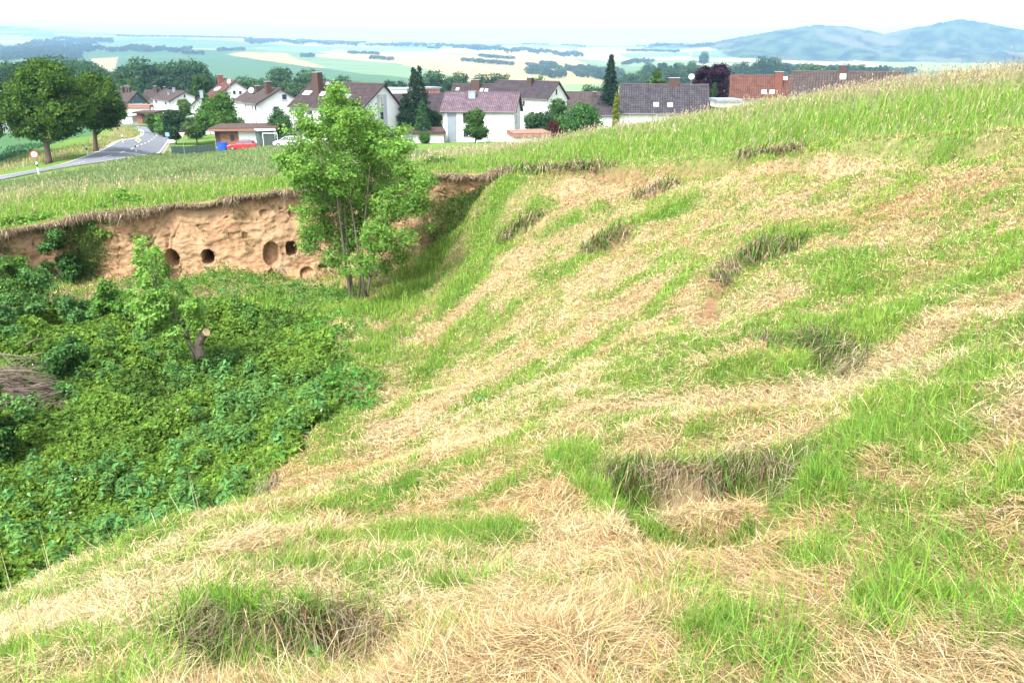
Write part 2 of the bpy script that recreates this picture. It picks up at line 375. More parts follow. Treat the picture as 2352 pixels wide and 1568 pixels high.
YS = [Stroke(p, w, -a) for p, w, a in [
    ([(1300, 425), (1500, 430), (1700, 400), (1950, 375), (2250, 355)], 34, .5), ([(2250, 400), (2100, 500), (1950, 570)], 50, .5), ([(2352, 470), (2200, 620), (2080, 680)], 36, .4),
    ([(1500, 660), (1300, 790), (1050, 900), (850, 1060)], 36, .4), ([(1220, 590), (1100, 680), (960, 790)], 26, .45), ([(1250, 1130), (1330, 1240)], 80, .6), ([(1250, 1420), (1380, 1530), (1150, 1540)], 110, .6),
    ([(1545, 1192), (1600, 1186), (1675, 1190)], 72, 2.3), ([(500, 1290), (900, 1200), (1150, 1100)], 30, .5), ([(1960, 1075)], 56, .6), ([(0, 1490), (150, 1450), (420, 1370)], 46, .6), ([(2060, 830), (2180, 730)], 36, .5),
    ([(1840, 920), (1760, 930)], 50, .4), ([(1650, 1290)], 36, .5), ([(2330, 960)], 40, .5), ([(2200, 1210), (2330, 1290)], 50, .4), ([(1780, 1460), (1900, 1480)], 50, .5), ([(1800, 690)], 30, .5), ([(1560, 1300), (1500, 1360)], 30, .3)]]
SS = [Stroke(p, w, a) for p, w, a in [
    ([(1600, 745), (1640, 670), (1690, 600)], 13, .9), ([(1440, 530), (1390, 560)], 22, .6), ([(1790, 590)], 16, .8), ([(575, 1125)], 18, 1.), ([(640, 1120), (720, 1085)], 14, .7),
    ([(960, 720), (1060, 590)], 16, .6), ([(850, 780), (900, 740)], 16, .5), ([(1740, 1060), (1790, 1045)], 18, .9), ([(1430, 1080), (1500, 1060)], 16, .7), ([(520, 1500), (640, 1530), (800, 1500)], 40, .55), ([(2330, 700)], 24, .5),
    ([(500, 705), (470, 685), (440, 665)], 26, 1.0), ([(700, 665), (620, 660)], 16, .7), ([(240, 660), (330, 655)], 16, .5), ([(200, 750), (270, 770)], 20, .8), ([(650, 700)], 16, .4), ([(300, 1270), (420, 1225)], 10, .7), ([(2320, 985)], 20, .6)]]
def mown_maps(x, y):
    """greenness and bare-soil maps of the mown pit slope"""
    q = x * .75 + y * .66; p = -x * .66 + y * .75            # streaks run down the slope
    g = .36 + (fbm(p / .9, q / 2.6, 4, 21) - .5) * 1.0 + (fbm(x / 1.1, y / 1.1, 3, 22) - .5) * .5 + (fbm(x / .35, y / .35, 3, 25) - .5) * 1.1
    for s in GS + YS: s.add(g, x, y)
    s_ = (fbm(x / .8, y / 1.1, 4, 31) - .5) * .9 - .12
    for s in SS: s.add(s_, x, y)
    return np.clip(g, 0, 1), np.clip(s_, 0, 1)
GR = np.full(GX.shape, .9); SO = np.zeros(GX.shape)
m_ = nm & (_rr < 60)
_g, _s = mown_maps(GX[m_], GY[m_])
GR[m_] = _g; SO[m_] = _s

# ------------------------------------------------------------------ mesh helpers
def srgb(r, g, b, k=1.0):
    f = lambda c: ((c / 255 + .055) / 1.055) ** 2.4 if c > 10 else c / 255 / 12.92
    return (f(r) * k, f(g) * k, f(b) * k)
def mesh_np(name, V, F, mats=(), col=None, parent=None, uv=None, smooth=False, matidx=None):
    """V (n,3), F (m,3 or 4) or list of such"""
    me = bpy.data.meshes.new(name)
    V = np.asarray(V, np.float32)
    Fs = F if isinstance(F, list) else [F]
    Fs = [np.asarray(f, np.int32) for f in Fs if len(f)]
    me.vertices.add(len(V)); me.vertices.foreach_set('co', V.ravel())
    nl = sum(f.size for f in Fs); nf = sum(len(f) for f in Fs)
    me.loops.add(nl); me.loops.foreach_set('vertex_index', np.concatenate([f.ravel() for f in Fs]))
    me.polygons.add(nf)
    tot = np.concatenate([np.full(len(f), f.shape[1], np.int32) for f in Fs])
    st = np.concatenate([[0], np.cumsum(tot)[:-1]]).astype(np.int32)
    me.polygons.foreach_set('loop_start', st)
    if matidx is not None: me.polygons.foreach_set('material_index', np.asarray(matidx, np.int32))
    me.update(calc_edges=True)
    me.polygons.foreach_set('use_smooth', np.full(nf, bool(smooth)))
    if col is not None:
        a = me.color_attributes.new('Col', 'FLOAT_COLOR', 'POINT')
        c = np.ones((len(V), 4), np.float32); c[:, :3] = col
        a.data.foreach_set('color', c.ravel())
    if uv is not None:
        l = me.uv_layers.new(name='UVMap'); l.data.foreach_set('uv', np.asarray(uv, np.float32).ravel())
    for m in (mats if isinstance(mats, (list, tuple)) else [mats]): me.materials.append(m)
    o = bpy.data.objects.new(name, me); COL.objects.link(o)
    if parent is not None: o.parent = parent
    return o
class MB:
    """collects boxes, tubes and prisms into one mesh"""
    def __init__(s): s.v = []; s.f = []; s.n = 0
    def add(s, V, F):
        for p in V: s.v.append(tuple(p))
        for f in F: s.f.append([i + s.n for i in f])
        s.n = len(s.v); return s
    def box(s, c, size, rz=0, M=None):
        hx, hy, hz = size[0] / 2, size[1] / 2, size[2] / 2
        ca, sa = math.cos(rz), math.sin(rz); V = []
        for x, y, z in [(-1, -1, -1), (1, -1, -1), (1, 1, -1), (-1, 1, -1), (-1, -1, 1), (1, -1, 1), (1, 1, 1), (-1, 1, 1)]:
            a, b, d = x * hx, y * hy, z * hz
            V.append((c[0] + a * ca - b * sa, c[1] + a * sa + b * ca, c[2] + d))
        return s.add(V, [(0, 3, 2, 1), (4, 5, 6, 7), (0, 1, 5, 4), (1, 2, 6, 5), (2, 3, 7, 6), (3, 0, 4, 7)])
    def tube(s, pts, rad, n=6, cap=True):
        pts = [Vector(p) for p in pts]; rad = rad if hasattr(rad, '__len__') else [rad] * len(pts)
        V = []; F = []; prev = None
        for i, p in enumerate(pts):
            t = (pts[min(i + 1, len(pts) - 1)] - pts[max(i - 1, 0)])
            t = t.normalized() if t.length > 1e-9 else Vector((0, 0, 1))
            a = Vector((0, 0, 1)) if abs(t.z) < .9 else Vector((1, 0, 0))
            if prev is not None: a = prev
            b = t.cross(a).normalized(); a = b.cross(t).normalized(); prev = a
            for k in range(n):
                w = 2 * PI * k / n
                V.append(p + (a * math.cos(w) + b * math.sin(w)) * rad[i])
        for i in range(len(pts) - 1):
            for k in range(n):
                F.append((i * n + k, i * n + (k + 1) % n, (i + 1) * n + (k + 1) % n, (i + 1) * n + k))
        if cap: F.append(tuple(range(n))[::-1]); F.append(tuple((len(pts) - 1) * n + k for k in range(n)))
        return s.add(V, F)
    def prism(s, poly, axis_pts):
        """poly: ring of points extruded by vector axis_pts"""
        n = len(poly); e = Vector(axis_pts)
        V = [Vector(p) for p in poly] + [Vector(p) + e for p in poly]
        F = [tuple(range(n))[::-1], tuple(range(n, 2 * n))] + [(k, (k + 1) % n, n + (k + 1) % n, n + k) for k in range(n)]
        return s.add(V, F)
    def build(s, name, mat, parent=None, smooth=False, bevel=0):
        me = bpy.data.meshes.new(name); me.from_pydata(s.v, [], s.f); me.update()
        if smooth:
            for p in me.polygons: p.use_smooth = True
        me.materials.append(mat)
        o = bpy.data.objects.new(name, me); COL.objects.link(o)
        if parent is not None: o.parent = parent
        if bevel:
            b = o.modifiers.new('Bevel', 'BEVEL'); b.width = bevel; b.segments = 2; b.limit_method = 'ANGLE'
        return o
def tag(o, label=None, cat=None, group=None, kind=None):
    if label: o['label'] = label
    if cat: o['category'] = cat
    if group: o['group'] = group
    if kind: o['kind'] = kind
    return o
def empty(name, loc, rz=0):
    o = bpy.data.objects.new(name, None); COL.objects.link(o)
    o.empty_display_size = .3
    o.location = loc; o.rotation_euler = (0, 0, rz)
    return o
def copy_tree(o, parent=None):
    c = o.copy(); COL.objects.link(c)
    if parent is not None: c.parent = parent
    for ch in list(o.children): copy_tree(ch, c)
    return c

# ------------------------------------------------------------------ materials
def new_mat(name):
    m = bpy.data.materials.new(name); m.use_nodes = True
    nt = m.node_tree
    for n in list(nt.nodes): nt.nodes.remove(n)
    out = nt.nodes.new('ShaderNodeOutputMaterial')
    return m, nt, out
def N(nt, t, **k):
    n = nt.nodes.new(t)
    for a, b in k.items():
        if a.startswith('i_'): n.inputs[a[2:].replace('_', ' ')].default_value = b
        else: setattr(n, a, b)
    return n
def plain(name, col, rough=.8, noise=.12, scale=6.0, bump=0.0, spec=.3, metal=0.0):
    """painted or mineral surface with uneven tone"""
    m, nt, out = new_mat(name)
    b = N(nt, 'ShaderNodeBsdfPrincipled'); b.inputs['Roughness'].default_value = rough
    b.inputs['Specular IOR Level'].default_value = spec; b.inputs['Metallic'].default_value = metal
    tc = N(nt, 'ShaderNodeTexCoord'); no = N(nt, 'ShaderNodeTexNoise'); no.inputs['Scale'].default_value = scale; no.inputs['Detail'].default_value = 5
    mp = N(nt, 'ShaderNodeMapRange'); mp.inputs['From Min'].default_value = .3; mp.inputs['From Max'].default_value = .7
    mp.inputs['To Min'].default_value = 1 - noise; mp.inputs['To Max'].default_value = 1 + noise * .6
    mx = N(nt, 'ShaderNodeVectorMath', operation='SCALE'); mx.inputs[0].default_value = col
    nt.links.new(tc.outputs['Object'], no.inputs['Vector']); nt.links.new(no.outputs['Fac'], mp.inputs['Value'])
    nt.links.new(mp.outputs[0], mx.inputs['Scale']); nt.links.new(mx.outputs[0], b.inputs['Base Color'])
    if bump:
        bp = N(nt, 'ShaderNodeBump'); bp.inputs['Strength'].default_value = 1; bp.inputs['Distance'].default_value = bump
        nt.links.new(no.outputs['Fac'], bp.inputs['Height']); nt.links.new(bp.outputs[0], b.inputs['Normal'])
    nt.links.new(b.outputs[0], out.inputs['Surface'])
    return m
def leafy(name, transl=.35, gain=(1, 1, 1), var=0.0):
    """leaves and blades: colour from each leaf's own attribute, light shines through"""
    m, nt, out = new_mat(name)
    at_ = N(nt, 'ShaderNodeAttribute', attribute_name='Col')
    g = N(nt, 'ShaderNodeVectorMath', operation='MULTIPLY'); g.inputs[1].default_value = gain
    nt.links.new(at_.outputs['Color'], g.inputs[0])
    src = g.outputs[0]
    if var:
        oi = N(nt, 'ShaderNodeObjectInfo'); mr = N(nt, 'ShaderNodeMapRange')
        mr.inputs['To Min'].default_value = 1 - var; mr.inputs['To Max'].default_value = 1 + var
        sc = N(nt, 'ShaderNodeVectorMath', operation='SCALE')
        nt.links.new(oi.outputs['Random'], mr.inputs['Value']); nt.links.new(mr.outputs[0], sc.inputs['Scale']); nt.links.new(src, sc.inputs[0]); src = sc.outputs[0]
    d = N(nt, 'ShaderNodeBsdfDiffuse'); t = N(nt, 'ShaderNodeBsdfTranslucent'); mx = N(nt, 'ShaderNodeMixShader')
    mx.inputs[0].default_value = transl
    nt.links.new(src, d.inputs['Color']); nt.links.new(src, t.inputs['Color'])
    nt.links.new(d.outputs[0], mx.inputs[1]); nt.links.new(t.outputs[0], mx.inputs[2]); nt.links.new(mx.outputs[0], out.inputs['Surface'])
    return m
def ground_mat():
    m, nt, out = new_mat('ground')
    b = N(nt, 'ShaderNodeBsdfDiffuse'); b.inputs['Roughness'].default_value = .5
    at_ = N(nt, 'ShaderNodeAttribute', attribute_name='Col')
    tc = N(nt, 'ShaderNodeTexCoord')
    no = N(nt, 'ShaderNodeTexNoise'); no.inputs['Scale'].default_value = 9; no.inputs['Detail'].default_value = 8; no.inputs['Roughness'].default_value = .75
    n2 = N(nt, 'ShaderNodeTexNoise'); n2.inputs['Scale'].default_value = .35; n2.inputs['Detail'].default_value = 6; n2.inputs['Roughness'].default_value = .6
    mp = N(nt, 'ShaderNodeMapRange'); mp.inputs['From Min'].default_value = .3; mp.inputs['From Max'].default_value = .7; mp.inputs['To Min'].default_value = .62; mp.inputs['To Max'].default_value = 1.3
    m2 = N(nt, 'ShaderNodeMapRange'); m2.inputs['From Min'].default_value = .3; m2.inputs['From Max'].default_value = .7; m2.inputs['To Min'].default_value = .88; m2.inputs['To Max'].default_value = 1.12
    mu = N(nt, 'ShaderNodeMath', operation='MULTIPLY'); sc = N(nt, 'ShaderNodeVectorMath', operation='SCALE')
    for n_ in (no, n2): nt.links.new(tc.outputs['Object'], n_.inputs['Vector'])
    nt.links.new(no.outputs['Fac'], mp.inputs['Value']); nt.links.new(n2.outputs['Fac'], m2.inputs['Value'])
    nt.links.new(mp.outputs[0], mu.inputs[0]); nt.links.new(m2.outputs[0], mu.inputs[1]); nt.links.new(mu.outputs[0], sc.inputs['Scale'])
    nt.links.new(at_.outputs['Color'], sc.inputs[0]); nt.links.new(sc.outputs[0], b.inputs['Color'])
    bp = N(nt, 'ShaderNodeBump'); bp.inputs['Distance'].default_value = .05; bp.inputs['Strength'].default_value = .8
    nt.links.new(no.outputs['Fac'], bp.inputs['Height']); nt.links.new(bp.outputs[0], b.inputs['Normal'])
    nt.links.new(b.outputs[0], out.inputs['Surface'])
    return m
def mixc(a, b, t):
    a = np.asarray(a, float); b = np.asarray(b, float); t = np.asarray(t)[..., None]
    return a * (1 - t) + b * t

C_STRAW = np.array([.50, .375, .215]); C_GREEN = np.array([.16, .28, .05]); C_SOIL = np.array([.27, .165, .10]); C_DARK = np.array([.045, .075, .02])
C_MEADOW = np.array([.12, .20, .05]); C_CROP = np.array([.19, .26, .105]); C_CROP2 = np.array([.07, .15, .07]); C_LOESS = np.array([.37, .245, .145])

# ------------------------------------------------------------------ ground sheet
CROP1 = poly_of([(-700, 478), (-200, 445), (0, 450), (200, 434), (420, 420), (560, 412), (650, 405), (760, 395), (900, 380), (1010, 366), (940, 338), (700, 340), (640, 338), (500, 339), (440, 338), (395, 340), (330, 360), (180, 395), (0, 424), (-400, 440)])
CROP2 = poly_of([(-900, 385), (-300, 385), (0, 372), (60, 352), (113, 335), (170, 318), (222, 305), (262, 288), (238, 281), (150, 283), (0, 284), (-400, 290), (-900, 300)])
FIELDS = [
    ([(150, 140), (205, 117), (520, 117), (560, 130), (700, 148), (860, 172), (1030, 186), (1000, 200), (620, 205), (500, 195), (230, 170)], (.13, .25, .12)),
    ([(516, 125), (557, 120), (658, 123), (769, 158), (734, 156), (632, 143)], (.62, .50, .24)),
    ([(658, 128), (800, 134), (940, 152), (1010, 176), (980, 184), (880, 173), (769, 160)], (.26, .40, .20)),
    ([(700, 128), (810, 120), (1190, 116), (1330, 140), (1420, 172), (1190, 186), (1050, 178), (911, 146)], (.66, .56, .27)),
    ([(1000, 123), (1150, 121), (1180, 126), (1060, 130)], (.45, .50, .22)),
    ([(207, 135), (273, 131), (262, 163), (226, 165)], (.55, .45, .25)),
    ([(304, 97), (400, 97), (410, 104), (360, 105)], (.66, .56, .33)),
    ([(40, 93), (110, 92), (130, 99), (70, 100)], (.6, .52, .3)),
    ([(1590, 134), (1806, 136), (1806, 144), (1600, 141)], (.72, .64, .38)),
    ([(1806, 135), (1906, 138), (2030, 143), (2040, 155), (1880, 152), (1806, 144)], (.70, .62, .35)),
    ([(2000, 141), (2500, 150), (2500, 170), (2040, 158)], (.40, .52, .22)),
    ([(1190, 116), (1340, 112), (1590, 114), (1590, 140), (1420, 142), (1300, 134)], (.62, .56, .36)),
    ([(1420, 124), (1580, 120), (1590, 130), (1440, 134)], (.26, .42, .22)),
    ([(1440, 137), (1600, 142), (1600, 150), (1420, 152)], (.30, .44, .20)),
    ([(1419, 165), (1500, 160), (1586, 172), (1620, 200), (1400, 200)], (.17, .27, .09)),
    ([(150, 100), (560, 98), (590, 114), (210, 114)], (.22, .36, .20)),
    ([(600, 108), (780, 110), (760, 118), (620, 118)], (.30, .46, .26)),
    ([(820, 110), (1000, 108), (1020, 115), (800, 119)], (.34, .48, .24))]
FIELDS = [(poly_of(p), c) for p, c in FIELDS]
def ground_colour():
    C = np.zeros(GX.shape + (3,))
    X, Y = GX, GY; r = np.hypot(X, Y)
    C[:] = C_MEADOW
    n = (_rr < 60)
    g = GR[n]; s = SO[n]; d = D_G[n]
    pit = sstep(.4, -.4, d)
    s = np.clip(s + .6 * sstep(1180, 1260, U_G[n]) * (1 - sstep(1450, 1850, U_G[n])) * sstep(.04, -.02, d) * sstep(-.7, -.3, d), 0, 1)
    c = mixc(C_STRAW * .72, C_GREEN * .55, g); c = mixc(c, C_SOIL, np.clip(s * 1.6, 0, 1))
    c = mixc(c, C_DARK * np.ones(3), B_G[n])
    C[n] = mixc(C[n], c * 1.0, pit)
    k = (_rr < 330); xx, yy = X[k], Y[k]
    f1 = softin(CROP1, xx, yy, .5); f2 = softin(CROP2, xx, yy, .6)
    C[k] = mixc(C[k], C_CROP, f1); C[k] = mixc(C[k], C_CROP2, f2)
    # farmland
    k = (_rr > 260); xx, yy = X[k], Y[k]; rr = r[k]
    qx = (xx * .92 + yy * .38) / 420 + .3 * (fbm(xx / 500, yy / 500, 2, 70) - .5); qy = (-xx * .38 + yy * .92) / 260 + .3 * (fbm(xx / 500, yy / 500, 2, 71) - .5)
    ix = np.floor(qx + .5 * np.floor(qy)).astype(int); iy = np.floor(qy).astype(int)
    hsh = _h(ix, iy, 9)
    pal = np.array([(.24, .38, .19), (.19, .33, .18), (.30, .44, .22), (.50, .48, .26), (.22, .36, .2), (.62, .54, .3)])
    fc = pal[(hsh * 5.999).astype(int)]
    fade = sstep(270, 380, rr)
    base = mixc(C[k], fc, fade)
    for P, col in FIELDS:
        base = mixc(base, np.array(col), inside(P, xx, yy).astype(float))
    strip = (vnoise((-xx * .3 + yy) / 22, xx * 0, 77) - .5) * .12 + (vnoise((xx * .2 + yy) / 70, xx / 900, 78) - .5) * .14
    base = base * (1 + strip[..., None])
    w = mtn_mask(xx, yy)
    wc = mixc((.022, .042, .026), (.075, .115, .055), sstep(.35, .65, fbm(xx / 60, yy / 60, 4, 80)))
    wc = mixc(wc, np.array((.15, .15, .10)), sstep(.58, .7, fbm(xx / 180, yy / 260, 3, 81)) * .8)
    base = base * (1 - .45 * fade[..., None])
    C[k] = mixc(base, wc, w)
    return C
GC = ground_colour()
M_GROUND = ground_mat()
def build_ground():
    nr, nc = GX.shape
    V = np.stack([GX, GY, GZ], -1).reshape(-1, 3)
    i = np.arange(nr - 1)[:, None]; j = np.arange(nc - 1)[None]
    a = i * nc + j; b = i * nc + j + 1
    F = np.stack([a, a + nc, b + nc, b], -1).reshape(-1, 4)
    cen = len(V)
    V = np.vstack([V, [[0, 0, float(GZ[0].mean())]]])
    T = np.stack([np.arange(nc - 1), np.arange(1, nc), np.full(nc - 1, cen)], -1)
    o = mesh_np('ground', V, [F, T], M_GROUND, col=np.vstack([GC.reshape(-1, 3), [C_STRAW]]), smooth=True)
    tag(o, kind='structure')
build_ground()

# ------------------------------------------------------------------ loess cliff
def cliff_mat():
    m, nt, out = new_mat('loess')
    b = N(nt, 'ShaderNodeBsdfDiffuse')
    at_ = N(nt, 'ShaderNodeAttribute', attribute_name='Col'); tc = N(nt, 'ShaderNodeTexCoord')
    mapn = N(nt, 'ShaderNodeMapping'); mapn.inputs['Scale'].default_value = (1, 1, .6)
    no = N(nt, 'ShaderNodeTexNoise'); no.inputs['Scale'].default_value = 4; no.inputs['Detail'].default_value = 9; no.inputs['Roughness'].default_value = .62
    mp = N(nt, 'ShaderNodeMapRange'); mp.inputs['From Min'].default_value = .3; mp.inputs['From Max'].default_value = .7; mp.inputs['To Min'].default_value = .78; mp.inputs['To Max'].default_value = 1.18
    sc = N(nt, 'ShaderNodeVectorMath', operation='SCALE')
    nt.links.new(tc.outputs['Object'], mapn.inputs['Vector']); nt.links.new(mapn.outputs[0], no.inputs['Vector'])
    nt.links.new(no.outputs['Fac'], mp.inputs['Value']); nt.links.new(mp.outputs[0], sc.inputs['Scale']); nt.links.new(at_.outputs['Color'], sc.inputs[0]); nt.links.new(sc.outputs[0], b.inputs['Color'])
    bp = N(nt, 'ShaderNodeBump'); bp.inputs['Distance'].default_value = .06; bp.inputs['Strength'].default_value = .9
    nt.links.new(no.outputs['Fac'], bp.inputs['Height']); nt.links.new(bp.outputs[0], b.inputs['Normal'])
    nt.links.new(b.outputs[0], out.inputs['Surface'])
    return m
M_CLIFF = cliff_mat()
def resample(P, step):
    a = np.concatenate([[0], np.cumsum(np.hypot(*np.diff(P[:, :2], axis=0).T))])
    s = np.arange(0, a[-1], step)
    return np.stack([np.interp(s, a, P[:, k]) for k in range(P.shape[1])], 1), s
CL = {}
def build_cliff():
    P = np.column_stack([RIMP[:15], rim_u[:15]])
    # smooth corners
    Q, s = resample(P, .035)
    ker = np.hanning(61); ker /= ker.sum()
    pad = 30
    Qs = np.stack([np.convolve(np.pad(Q[:, k], pad, mode='edge'), ker, 'valid') for k in range(4)], 1)
    Q = Qs; n = len(Q)
    T = np.gradient(Q[:, :2], axis=0); T /= np.linalg.norm(T, axis=1)[:, None]
    Nn = np.stack([T[:, 1], -T[:, 0]], 1)                     # into the pit
    Q[:, :2] += Nn * ((fbm(s / 2.6, s * 0, 3, 90) - .5) * .7 + (fbm(s / .4, s * 0 + 5, 3, 91) - .5) * .10)[:, None]
    # grassy gullies where the wall falls back
    uu = Q[:, 3]
    ztop = TA(Q[:, 0], Q[:, 1]) + (fbm(s / 1.1, s * 0 + 9, 4, 89) - .5) * .22
    foot = Q[:, :2] + Nn * .75
    zb = gz(foot[:, 0], foot[:, 1])
    h = np.maximum(ztop - zb, .0)
    CL.update(Q=Q, N=Nn, s=s, ztop=ztop, zb=zb, u=uu)
    rows = []; tv = []
    back = [3.4, 2.5, 1.5, .7, .25, .06]
    for bk in back:
        p = Q[:, :2] - Nn * bk
        rows.append(np.column_stack([p, TA(p[:, 0], p[:, 1]) + (.035 if bk < 3 else -.05)])); tv.append(np.full(n, -bk))
    K = 120
    for k in range(K + 1):
        t = k / K
        z = ztop + .0 - (h + .5) * t
        lip = .20 * math.exp(-(t / .03) ** 2) * sstep(.3, 1.2, h)
        hh = t * (h + .5)                                      # metres below the rim
        lean = .04 + .30 * t + .55 * sstep(.72, 1.0, t) ** 1.3
        off = lean + lip
        big = ((fbm(s / 2.2, hh / 1.5 + 3, 2, 92) - .5) * .34 + (fbm(s / .55 + hh * .4, hh / .45 + 3, 4, 98) - .5) * .17) * sstep(0, .25, hh)
        crack = -np.clip(.022 - np.abs(fbm(s / 1.1 + .25 * hh, hh / 1.9, 4, 93) - .5), 0, .022) * 4.5 * sstep(.1, .5, hh) * sstep(.42, .6, fbm(s / 2, hh / 2, 2, 99))
        ledge = (fbm(s / .35, hh / .14, 4, 94) - .5) * .10 * sstep(.1, .4, hh)
        tal = sstep(.72, .95, t) * (fbm(s / .6, hh / .6, 3, 95) - .4) * .5
        p = Q[:, :2] + Nn * (off + big + crack + ledge + tal)[:, None]
        rows.append(np.column_stack([p, z + (fbm(s / .25, hh / .3, 2, 96) - .5) * .05])); tv.append(np.full(n, t))
    G = np.stack(rows, 0)                                       # rows, n, 3
    # nesting holes: (u, v, half width px, half height px, depth m, squareness)
    nb = len(back)
    for (hu, hv, wpx, hpx, dep) in [(397, 594, 14, 21, 2.2), (476, 591, 14, 17, 1.9), (625, 584, 17, 29, .30), (669, 571, 12, 17, 1.0), (742, 612, 11, 5, .3), (706, 632, 16, 16, .22), (628, 628, 10, 10, .12),
                                    (386, 560, 4, 22, .06), (562, 541, 6, 8, .08), (605, 490, 8, 9, .10), (672, 492, 8, 10, .12), (520, 500, 3, 3, .08), (645, 480, 3, 3, .1), (455, 520, 3, 3, .08), (590, 505, 2, 2, .1), (250, 500, 3, 3, .06)]:
        d0 = ray(hu, hv); dn = np.linalg.norm(G[nb:] / np.linalg.norm(G[nb:], axis=-1, keepdims=True) - d0 / np.linalg.norm(d0), axis=-1)
        k, i = np.unravel_index(np.argmin(dn), dn.shape); c = G[nb + k, i].copy(); Y = c[1]
        hw = wpx * Y / FPX * 1.02; hh_ = hpx * Y / FPX * 1.05
        i0, i1 = max(0, i - 60), min(n, i + 60)
        sub = G[nb:, i0:i1]
        ls = (s[i0:i1] - s[i])[None, :] / hw; lz = (sub[..., 2] - c[2]) / hh_
        lz = np.where(lz < 0, lz * 1.0, lz)
        wob = 1 + (fbm(ls * 1.2 + hu, lz * 1.2, 2, 97) - .5) * .35
        rad = (np.abs(ls) ** 2.3 + np.abs(lz) ** 2.3) ** (1 / 2.3) / wob
        push = dep * sstep(1.03, .93, rad)
        if dep > .5: push = push * (1 - .12 * np.clip(-lz, 0, 1))
        sub[..., :2] -= Nn[i0:i1][None] * push[..., None]
        rim_b = .03 * np.exp(-((rad - 1.15) / .18) ** 2)
        sub[..., :2] += Nn[i0:i1][None] * rim_b[..., None] * (hw > .1)
        CL.setdefault('holes', []).append(c)
    nrw = len(G)
    # colours: root-brown top band, pale loess, redder foot, green growth low and in the gully
    tt = np.stack(tv); S = np.broadcast_to(s, tt.shape); hm = tt * (h + .5)
    base = mixc(C_LOESS, (.43, .285, .165), sstep(.35, .7, fbm(S / 2.5, hm / 1.2, 4, 101)))
    base = mixc(base, (.37, .21, .12), sstep(.45, .75, fbm(S / 1.3, hm / .5, 4, 102)) * .6)
    base = mixc(base, (.46, .24, .14), sstep(.78, .95, tt + .2 * (fbm(S / .8, hm, 2, 103) - .5)) * .7)
    base = mixc(base, (.30, .17, .09), sstep(.30, .05, hm + .2 * (fbm(S / .4, hm, 2, 104) - .5)) * .9)
    base = mixc(base, (.24, .14, .08), sstep(.60, .72, fbm(S / .22, hm / .12, 3, 107)) * .55)
    base = mixc(base, (.34, .28, .20), sstep(.55, .75, fbm(S / .9, hm / .5, 3, 105)) * sstep(.5, .8, tt) * .5)
    base = mixc(base, C_MEADOW * .8, (tt < 0).astype(float))
    base = mixc(base, (.13, .14, .06), sstep(930, 1060, np.broadcast_to(uu, tt.shape)) * sstep(.18, .38, tt + .25 * (fbm(S / .6, hm / .4, 3, 108) - .5)))
    V = G.reshape(-1, 3)
    i = np.arange(nrw - 1)[:, None]; j = np.arange(n - 1)[None]; a = i * n + j
    F = np.stack([a, a + n, a + n + 1, a + 1], -1)
    keep = ((h[:-1] > .12) & (uu[:-1] < 1185))[None, :] & ((np.arange(nrw - 1)[:, None] >= nb) | (uu[:-1] < 1140)[None, :])
    o = mesh_np('cliff', V, F[keep].reshape(-1, 4), M_CLIFF, col=base.reshape(-1, 3), smooth=True)
    tag(o, kind='structure')
    CL['G'] = G; CL['nb'] = nb; CL['h'] = h
build_cliff()

# ------------------------------------------------------------------ grass and leaves as geometry
M_GRASS = leafy('grass', .38)
M_STRAW = leafy('straw', .22)
M_LEAF = leafy('leaf', .32)
def unit(v):
    return v / (np.linalg.norm(v, axis=-1, keepdims=True) + 1e-9)
def blades(name, P, L, W, az, a1, a2, C, mat, side=None, label=None, cat=None):
    """tapered bent blades: lean a1 then a2 from vertical towards azimuth az"""
    n = len(P); L = np.broadcast_to(L, n)[:, None]; W = np.broadcast_to(W, n)[:, None]
    h = np.stack([np.cos(az), np.sin(az), np.zeros(n)], 1)
    up = np.array([0, 0, 1.0])
    a1 = np.broadcast_to(a1, n)[:, None]; a2 = np.broadcast_to(a2, n)[:, None]
    d1 = up * np.cos(a1) + h * np.sin(a1); d2 = up * np.cos(a2) + h * np.sin(a2)
    w = rng.uniform(0, 2 * PI, n) if side is None else side
    sd = np.stack([np.cos(w), np.sin(w), np.zeros(n)], 1) * W * .5
    # blades face roughly across the way they bend
    perp = np.stack([-h[:, 1], h[:, 0], h[:, 2]], 1) * W * .5
    sd = np.where(rng.random((n, 1)) < .5, perp, sd)
    m = P + d1 * L * .5; t = m + d2 * L * .5
    V = np.stack([P - sd, P + sd, m + sd * .8, m - sd * .8, t], 1).reshape(-1, 3)
    b = np.arange(n)[:, None] * 5
    F4 = b + np.array([0, 1, 2, 3]); F3 = b + np.array([3, 2, 4])
    col = np.repeat(C, 5, 0)
    o = mesh_np(name, V, [F4, F3], mat, col=col)
    tag(o, label, cat, kind='stuff')
    return o
def leaves_np(Cn, nrm, size, C, asp=.62, fold=.15):
    """leaf quads: pointed, slightly folded; returns V, F, col arrays"""
    n = len(Cn); nrm = unit(nrm)
    r = unit(rng.normal(size=(n, 3))); a = unit(np.cross(nrm, r)); b = np.cross(nrm, a)
    s = np.broadcast_to(size, n)[:, None]
    V = np.stack([Cn - a * s * .55, Cn + b * s * .5 * asp + nrm * s * fold * .5 - a * s * .05, Cn + a * s * .55 - nrm * s * .12, Cn - b * s * .5 * asp + nrm * s * fold * .5 - a * s * .05], 1).reshape(-1, 3)
    F = np.arange(n)[:, None] * 4 + np.arange(4)
    return V, F, np.repeat(C, 4, 0)
def jitter(C, n, v=.22, hue=.08):
    C = np.broadcast_to(np.asarray(C, float), (n, 3)).copy()
    k = np.exp(rng.normal(0, v, n))[:, None]
    hshift = rng.normal(0, hue, (n, 1))
    C = C * k; C[:, :1] *= 1 + hshift * 1.4; C[:, 2:] *= 1 - hshift
    return np.clip(C, .004, .9)
